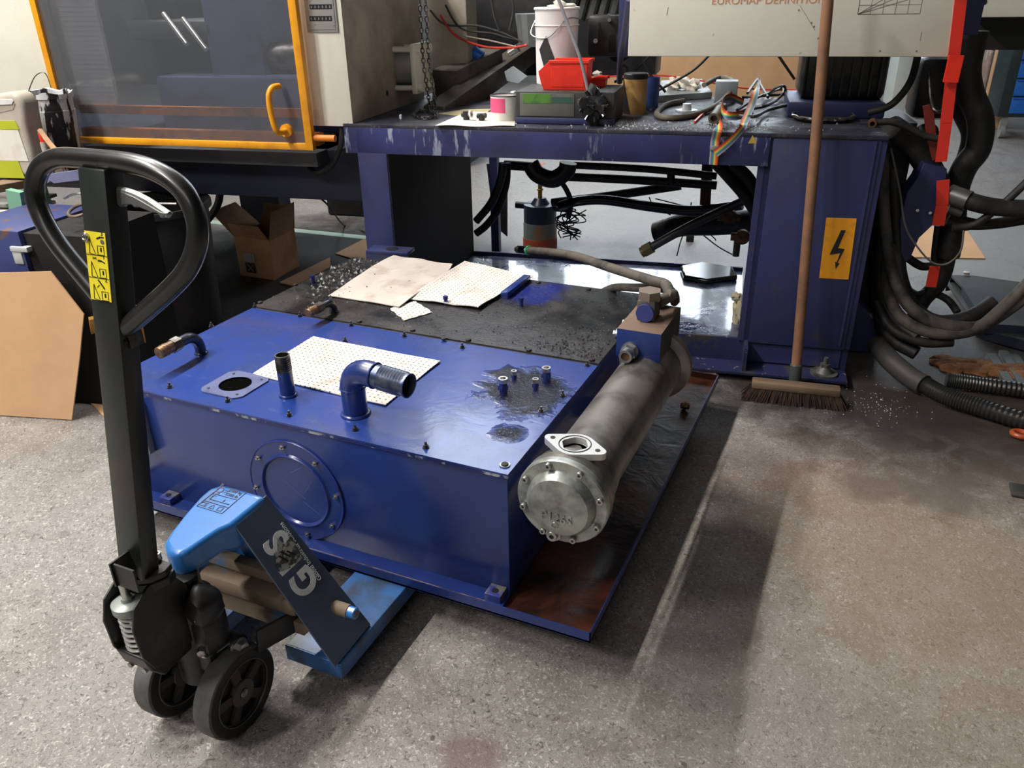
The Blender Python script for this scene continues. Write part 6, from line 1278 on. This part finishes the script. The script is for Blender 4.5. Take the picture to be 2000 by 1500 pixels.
far_box('background_machine', (560, -60), (880, 300), 7.2, 1.0, pm('far_dark_machine', (.04, .045, .045), .5, 0, (.02, .02, .022), 3), 'dark machine standing behind the injection unit', 'machine', 1.9)

# ================================================================== left side
# big cardboard leaning
q = [Py(0, 533, 1.93), Py(98, 530, 1.93), Py(162, 614, 1.90), Pz(140, 820, .004), Pz(-60, 808, .004), Py(-60, 530, 1.95)]
mb = MB(); o0 = Pz(140, 820, .004); e_ = (Pz(-60, 808, .004) - o0).normalized(); nrm = e_.cross(V3((0, .12, 1)).normalized()).normalized()
q = [PL(a, b, o0, nrm) for a, b in ((140, 820), (155, 700), (163, 614), (98, 530), (0, 533), (-70, 535), (-70, 806), (0, 811))]
mb.prism(q, nrm * .006 if nrm.y > 0 else nrm * -.006); build(mb, 'cardboard_sheet', card, None, 'large tan cardboard sheet with cut corners leaning at the left edge', 'cardboard')
mb = MB(); q = [Pz(a, b, .004) for a, b in ((158, 772), (195, 755), (210, 790), (206, 818), (185, 795))]; mb.prism(q, (0, 0, .003)); build(mb, 'cardboard_scrap', card, None, 'pale cardboard scrap on the floor left of the jack mast', 'cardboard')
# black container
P = Pz(330, 640, 0); 
mb = MB(); cc = Pz(322, 650, 0) + V3((-.03, .12, 0)); R1 = .25; HB = .62
mb.lathe([(0, 0), (R1 * .86, 0), (R1, HB), (R1 + .015, HB), (R1 + .015, HB - .03), (R1 + .002, HB - .03), (R1 * .98, HB - .005), (R1 * .84, .01), (0, .01)], cc, cc + V3((0, 0, 1)), 48); build(mb, 'waste_drum', pm('dark_drum_plastic', (.02, .019, .018), .5, 0, (.012, .012, .012), 6, bump=.05), None, 'big dark grey waste drum behind the jack handle', 'drum')
T('light_rod', [(125, 388, 2.55), (160, 378, 2.55), (250, 395, 2.6), (345, 398, 2.62)], .004, steel, 'thin pale rod lying across the waste drum', 'rod', n=6)
# ring clamp on stand
P = Pv(157, 410, 2.45); mb = MB(); mb.torus(P, (0, -.35, 1), .045, .006, 30, 8); mb.beam(P + V3((-.01, -.04, 0)), P + V3((-.01, -.04, -.09)), .006, .006); mb.cbox(P + V3((0, -.04, -.10)), (.09, .06, .025), None, .003); build(mb, 'pipe_clamp', pm('brown_clamp', (.16, .12, .095), .5, .3), None, 'brown ring shaped pipe clamp seen through the handle loop', 'clamp')
# orange stand legs
mb = MB(); a, b = Pz(285, 735, .0), Pv(262, 655, 2.3); mb.beam(Pz(283, 725, .02), Pz(258, 600, .45), .05, .012); mb.beam(Pz(195, 705, .02), Pz(185, 620, .45), .04, .012); build(mb, 'orange_stand', pm('ochre_paint', (.48, .24, .04), .6), None, 'ochre painted stand legs behind the jack mast', 'stand')
# blue crate with latch
a, b = Pv(-70, 530, 2.35), Pv(88, 455, 2.35); m0, m1 = um(a), um(b); bx = mroot('tool_box', (m0.x + m1.x) / 2, 2.35, 0, 'worn dark blue tool box with white latch at the left edge', 'tool box')
mb = MB(MX); mb.box(m0.x, um(Pv(48, 500, 2.35)).x, 2.35, 2.75, 0, um(Pv(0, 450, 2.35)).z, .006); build(mb, 'box_body', pm('worn_toolbox_blue', (.035, .05, .17), .5, 0, (.12, .06, .04), 12, (.58, .66)), bx)
mb = MB(MX); mb.box(um(Pv(48, 500, 2.35)).x, um(Pv(170, 500, 2.35)).x, 2.37, 2.75, 0, um(Pv(0, 456, 2.35)).z); build(mb, 'shade_block', shade_black, bx)  # near-black block stands in for the shade beside the box
mb = MB(MX); l = um(Pv(43, 497, 2.36)); mb.box(l.x - .03, l.x + .012, 2.345, 2.37, l.z - .035, l.z + .02, .004); mb.box(l.x - .03, l.x + .05, 2.34, 2.37, l.z + .015, l.z + .035, .004); build(mb, 'latch', pm('white_latch', (.55, .57, .58), .35), bx)
# work bench with its clutter
BZ = .80
bq = [Pz(a, b, BZ) for a, b in ((-90, 372), (0, 366), (80, 352), (156, 331), (156, 326), (-90, 320))]
bench = thing('work_bench', (Pz(20, 345, BZ).x, Pz(20, 345, BZ).y, 0), 'old wooden topped work bench with green leg at the left edge', 'bench')
fr_, rr_ = Pz(-90, 375, BZ), Pz(158, 333, BZ); back = V3((-.16, .98, 0)) * .38
mb = MB(); mb.prism([fr_, rr_, rr_ + back, fr_ + back], (0, 0, -.035)); build(mb, 'bench_top', pm('bench_wood', (.23, .15, .095), .7, 0, (.1, .065, .045), 8, bump=.2), bench, bev=.004)
mb = MB(); lp = PL(12, 385, fr_, (fr_ - rr_).cross(V3((0, 0, 1))).normalized()); dirx = (rr_ - fr_).normalized()
pl0 = Pv(30, 400, 2.75); mb = MB(); mb.beam(Pv(30, 372, 2.72), Pv(62, 560, 2.72), .07, .03, VV); build(mb, 'bench_leg', green, bench)
mb = MB(); mb.beam(fr_ + back + V3((.05, 0, -.03)), V3((fr_.x + .05, fr_.y + back.y, 0)), .05, .05); build(mb, 'bench_leg', green, bench)
for k in range(7):
    P = Pv(-20, 466 - k * 11, 2.8); mb = MB(); mb.cbox(P + V3((0, .1, 0)), (.30, .22, .014), Matrix.Rotation(ANG + .1 * math.sin(k * 2.3), 3, 'Z'), .001); build(mb, 'magazine', paper if k % 2 else filler, None, ('pale magazine in the stack beside the green bench leg, number %s from below' % ('bottom', 'second', 'third', 'fourth', 'fifth', 'sixth', 'top')[k]).replace('number ', '').replace('bottom from below', 'lowest').replace('top from below', 'topmost'), 'magazine', group='magazines beside the bench leg')
mb = MB(); mb.prism([Pv(a, b, 2.45) for a, b in ((68, 357), (78, 350), (100, 340), (153, 332), (156, 352), (130, 355), (105, 358), (98, 353), (92, 358), (82, 356))], VV * .02); build(mb, 'plastic_tray', violet, None, 'torn bluish plastic piece under the bench edge inside the handle loop', 'plastic piece')
# jerrycan
jc = Pz(30, 352, BZ); jm = um(jc); jv = jm.y
def J(px, py): return um(Pv(px, py, jv))
jer = mroot('jerrycan', J(30, 350).x, jv, BZ, 'translucent white jerrycan with lime and white label on the bench', 'jerrycan')
out = [(-80, 350), (-80, 205), (-30, 190), (0, 182), (20, 180), (32, 186), (42, 205), (48, 240), (62, 300), (68, 345)]
mb = MB(MX); hole = [(-50, 200), (0, 192), (22, 192), (30, 202), (26, 214), (0, 220), (-50, 224)]
mb.prism([J(*p) for p in out], (0, .10, 0)); jb = build(mb, 'can_body', jerry, jer, bev=.02); jb.modifiers['edge'].segments = 4
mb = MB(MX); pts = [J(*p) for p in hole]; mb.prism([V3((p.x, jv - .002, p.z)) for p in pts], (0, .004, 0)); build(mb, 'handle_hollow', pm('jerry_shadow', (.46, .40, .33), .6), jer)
mb = MB(MX); mb.prism([V3((p.x, jv - .006, p.z)) for p in [J(a, b) for a, b in ((-30, 193), (24, 193), (28, 198), (25, 204), (-30, 207))]], (0, .006, 0)); build(mb, 'handle_bar', white, jer, bev=.002)
for m_c, a, b in ((lime, (-60, 252), (34, 236)), (paper, (-60, 312), (40, 254)), (lime, (-60, 345), (40, 314))):
    p, p2 = J(*a), J(*b); mb = MB(MX); mb.prism([(p.x, jv - .003, p.z), (p2.x, jv - .003, p.z + .004), (p2.x - .01, jv - .003, p2.z), (p.x, jv - .003, p2.z - .004)], (0, .0035, 0)); build(mb, 'label_band', m_c, jer)
# paint smeared bucket
bm_ = Pz(112, 338, BZ) + VV * .10 - U * .035
mb = MB(); hB = Pv(95, 180, um(bm_).y).z - BZ; mb.lathe([(0, 0), (.075, 0), (.088, hB), (.094, hB + .004), (.094, hB - .02), (.086, hB - .02), (.086, hB - .07), (.089, hB - .072), (.072, .006), (0, .006)], bm_, bm_ + V3((.03, 0, 1)).normalized(), 36)
for v in mb.bm.verts:
    if v.co.z > BZ + hB - .004: v.co.z += .006 * math.sin(v.co.x * 90)
pbk = build(mb, 'paint_bucket', whitep, None, 'white bucket smeared with black paint runs, behind the jerrycan on the bench', 'bucket')
mb = MB(); mb.tube([bm_ + V3((-.07, -.05, hB - .01)), Pv(68, 150, um(bm_).y - .03), Pv(88, 143, um(bm_).y - .02), Pv(100, 172, um(bm_).y)], .002, 6); build(mb, 'wire_handle', dsteel, pbk)
mb = MB(MX); p = um(Pv(85, 267, jv + .02)); mb.cyl((p.x, jv + .012, p.z - .02), (p.x, jv + .012, p.z + .022), .012); mb.mi = 1; mb.cyl((p.x, jv + .012, BZ), (p.x, jv + .012, p.z - .02), .014); build(mb, 'small_bottle', [redp, jerry], None, 'small bottle with red cap between jerrycan and paint bucket', 'bottle')
T('wooden_lath', [(78, 255, 2.5), (110, 295, 2.45), (150, 320, 2.4)], .010, wood, 'thin brown lath leaning in front of the paint bucket', 'lath', n=6)
# open cardboard box
A_, B_, C_ = Pz(492, 545, 0), Pz(537, 548, 0), Pz(585, 520, 0)
xb = (A_ - B_); xb = Pz(470, 538, 0) - B_; yb = C_ - B_
wB, dB = xb.length, yb.length; xb.normalize(); yb.normalize(); HBX = Pv(537, 470, um(B_).y).z
box_ = thing('cardboard_box', (B_.x, B_.y, 0), 'open brown cardboard box with raised flaps on the dark floor behind the tank', 'cardboard box')
W4 = [B_, B_ + xb * wB, B_ + xb * wB + yb * dB, B_ + yb * dB]; up = V3((0, 0, HBX))
mb = MB()
for i in range(4):
    a, b = W4[i], W4[(i + 1) % 4]; n_ = (b - a).cross(V3((0, 0, 1))).normalized() * .004; mb.prism([a, b, b + up, a + up], n_)
mb.prism(W4, (0, 0, .004)); build(mb, 'box_walls', pm('brown_box_card', (.62, .34, .17), .85, 0, (.45, .24, .12), 6, (.5, .7)), box_)
for i, (out_, hgt, fl_) in enumerate(((.05, .09, .10), (.14, .13, .12), (.04, .12, .1), (.03, .16, .12))):
    a, b = W4[i], W4[(i + 1) % 4]; n_ = (b - a).cross(V3((0, 0, 1))).normalized(); ctr_ = (W4[0] + W4[2]) / 2; n_ = n_ if ((a + b) / 2 - ctr_).dot(n_) > 0 else -n_
    mb = MB(); t = (b - a) * .06; mb.prism([a + up, b + up, b + up - t + n_ * out_ + V3((0, 0, hgt)), a + up + t + n_ * out_ + V3((0, 0, hgt))], n_ * .004); build(mb, 'flap', pm('flap_card', (.50, .28, .15), .85, 0, (.36, .20, .11), 6, (.5, .7)), box_)
n_ = xb.cross(V3((0, 0, 1))).normalized(); n_ = n_ if n_.dot(CAM - B_) > 0 else -n_
mb = MB(); q = B_ + xb * wB * .5 + n_ * .005; mb.prism([q + V3((0, 0, .03)), q + xb * .07 + V3((0, 0, .03)), q + xb * .07 + V3((0, 0, .09)), q + V3((0, 0, .09))], n_ * .001); mk = build(mb, 'printed_mark', ink, box_)
mb = MB(); q = q + n_ * .0012; mb.beam(q + xb * .015 + V3((0, 0, .04)), q + xb * .055 + V3((0, 0, .08)), .006, .001, n_); mb.beam(q + xb * .055 + V3((0, 0, .04)), q + xb * .015 + V3((0, 0, .08)), .006, .001, n_); build(mb, 'cross_mark', cardd, mk)
mb = MB(); q = B_ + xb * wB * .48 + n_ * .005; mb.prism([q + V3((0, 0, .10)), q + xb * .08 + V3((0, 0, .10)), q + xb * .08 + V3((0, 0, .15)), q + V3((0, 0, .15))], n_ * .001); build(mb, 'grey_label', lgrey, box_)
# flat cardboard pieces behind the tank
for q, z, lab in ((((546, 551), (645, 502), (645, 520), (576, 558)), .008, 'long narrow tan cardboard strip on the dark floor behind the tank'), (((655, 495), (720, 462), (722, 504), (690, 505)), .008, 'tan cardboard piece beside the blue left leg')):
    mb = MB(); P = [Pz(a, b, z) for a, b in q]; mb.prism(P, (0, 0, -.006)); build(mb, 'cardboard_piece', card, None, lab, 'cardboard')
mb = MB(MX); a = um(Pz(640, 420, 0)); b = um(Pz(715, 420, 0)); mb.box(a.x, b.x + .1, a.y, a.y + .5, 0, .42, .02); build(mb, 'grey_block', dgrey, None, 'dark grey block on the floor beyond the left leg', 'block')
mb = MB(); mb.tube([Pv(608, 375, 4.0), Pv(640, 400, 4.0), Pz(672, 440, .01), Pz(712, 452, .01), Pz(740, 470, .01)], .005, 6); build(mb, 'floor_cable', hoserub, None, 'thin grey cable trailing over the floor left of the blue leg', 'cable')
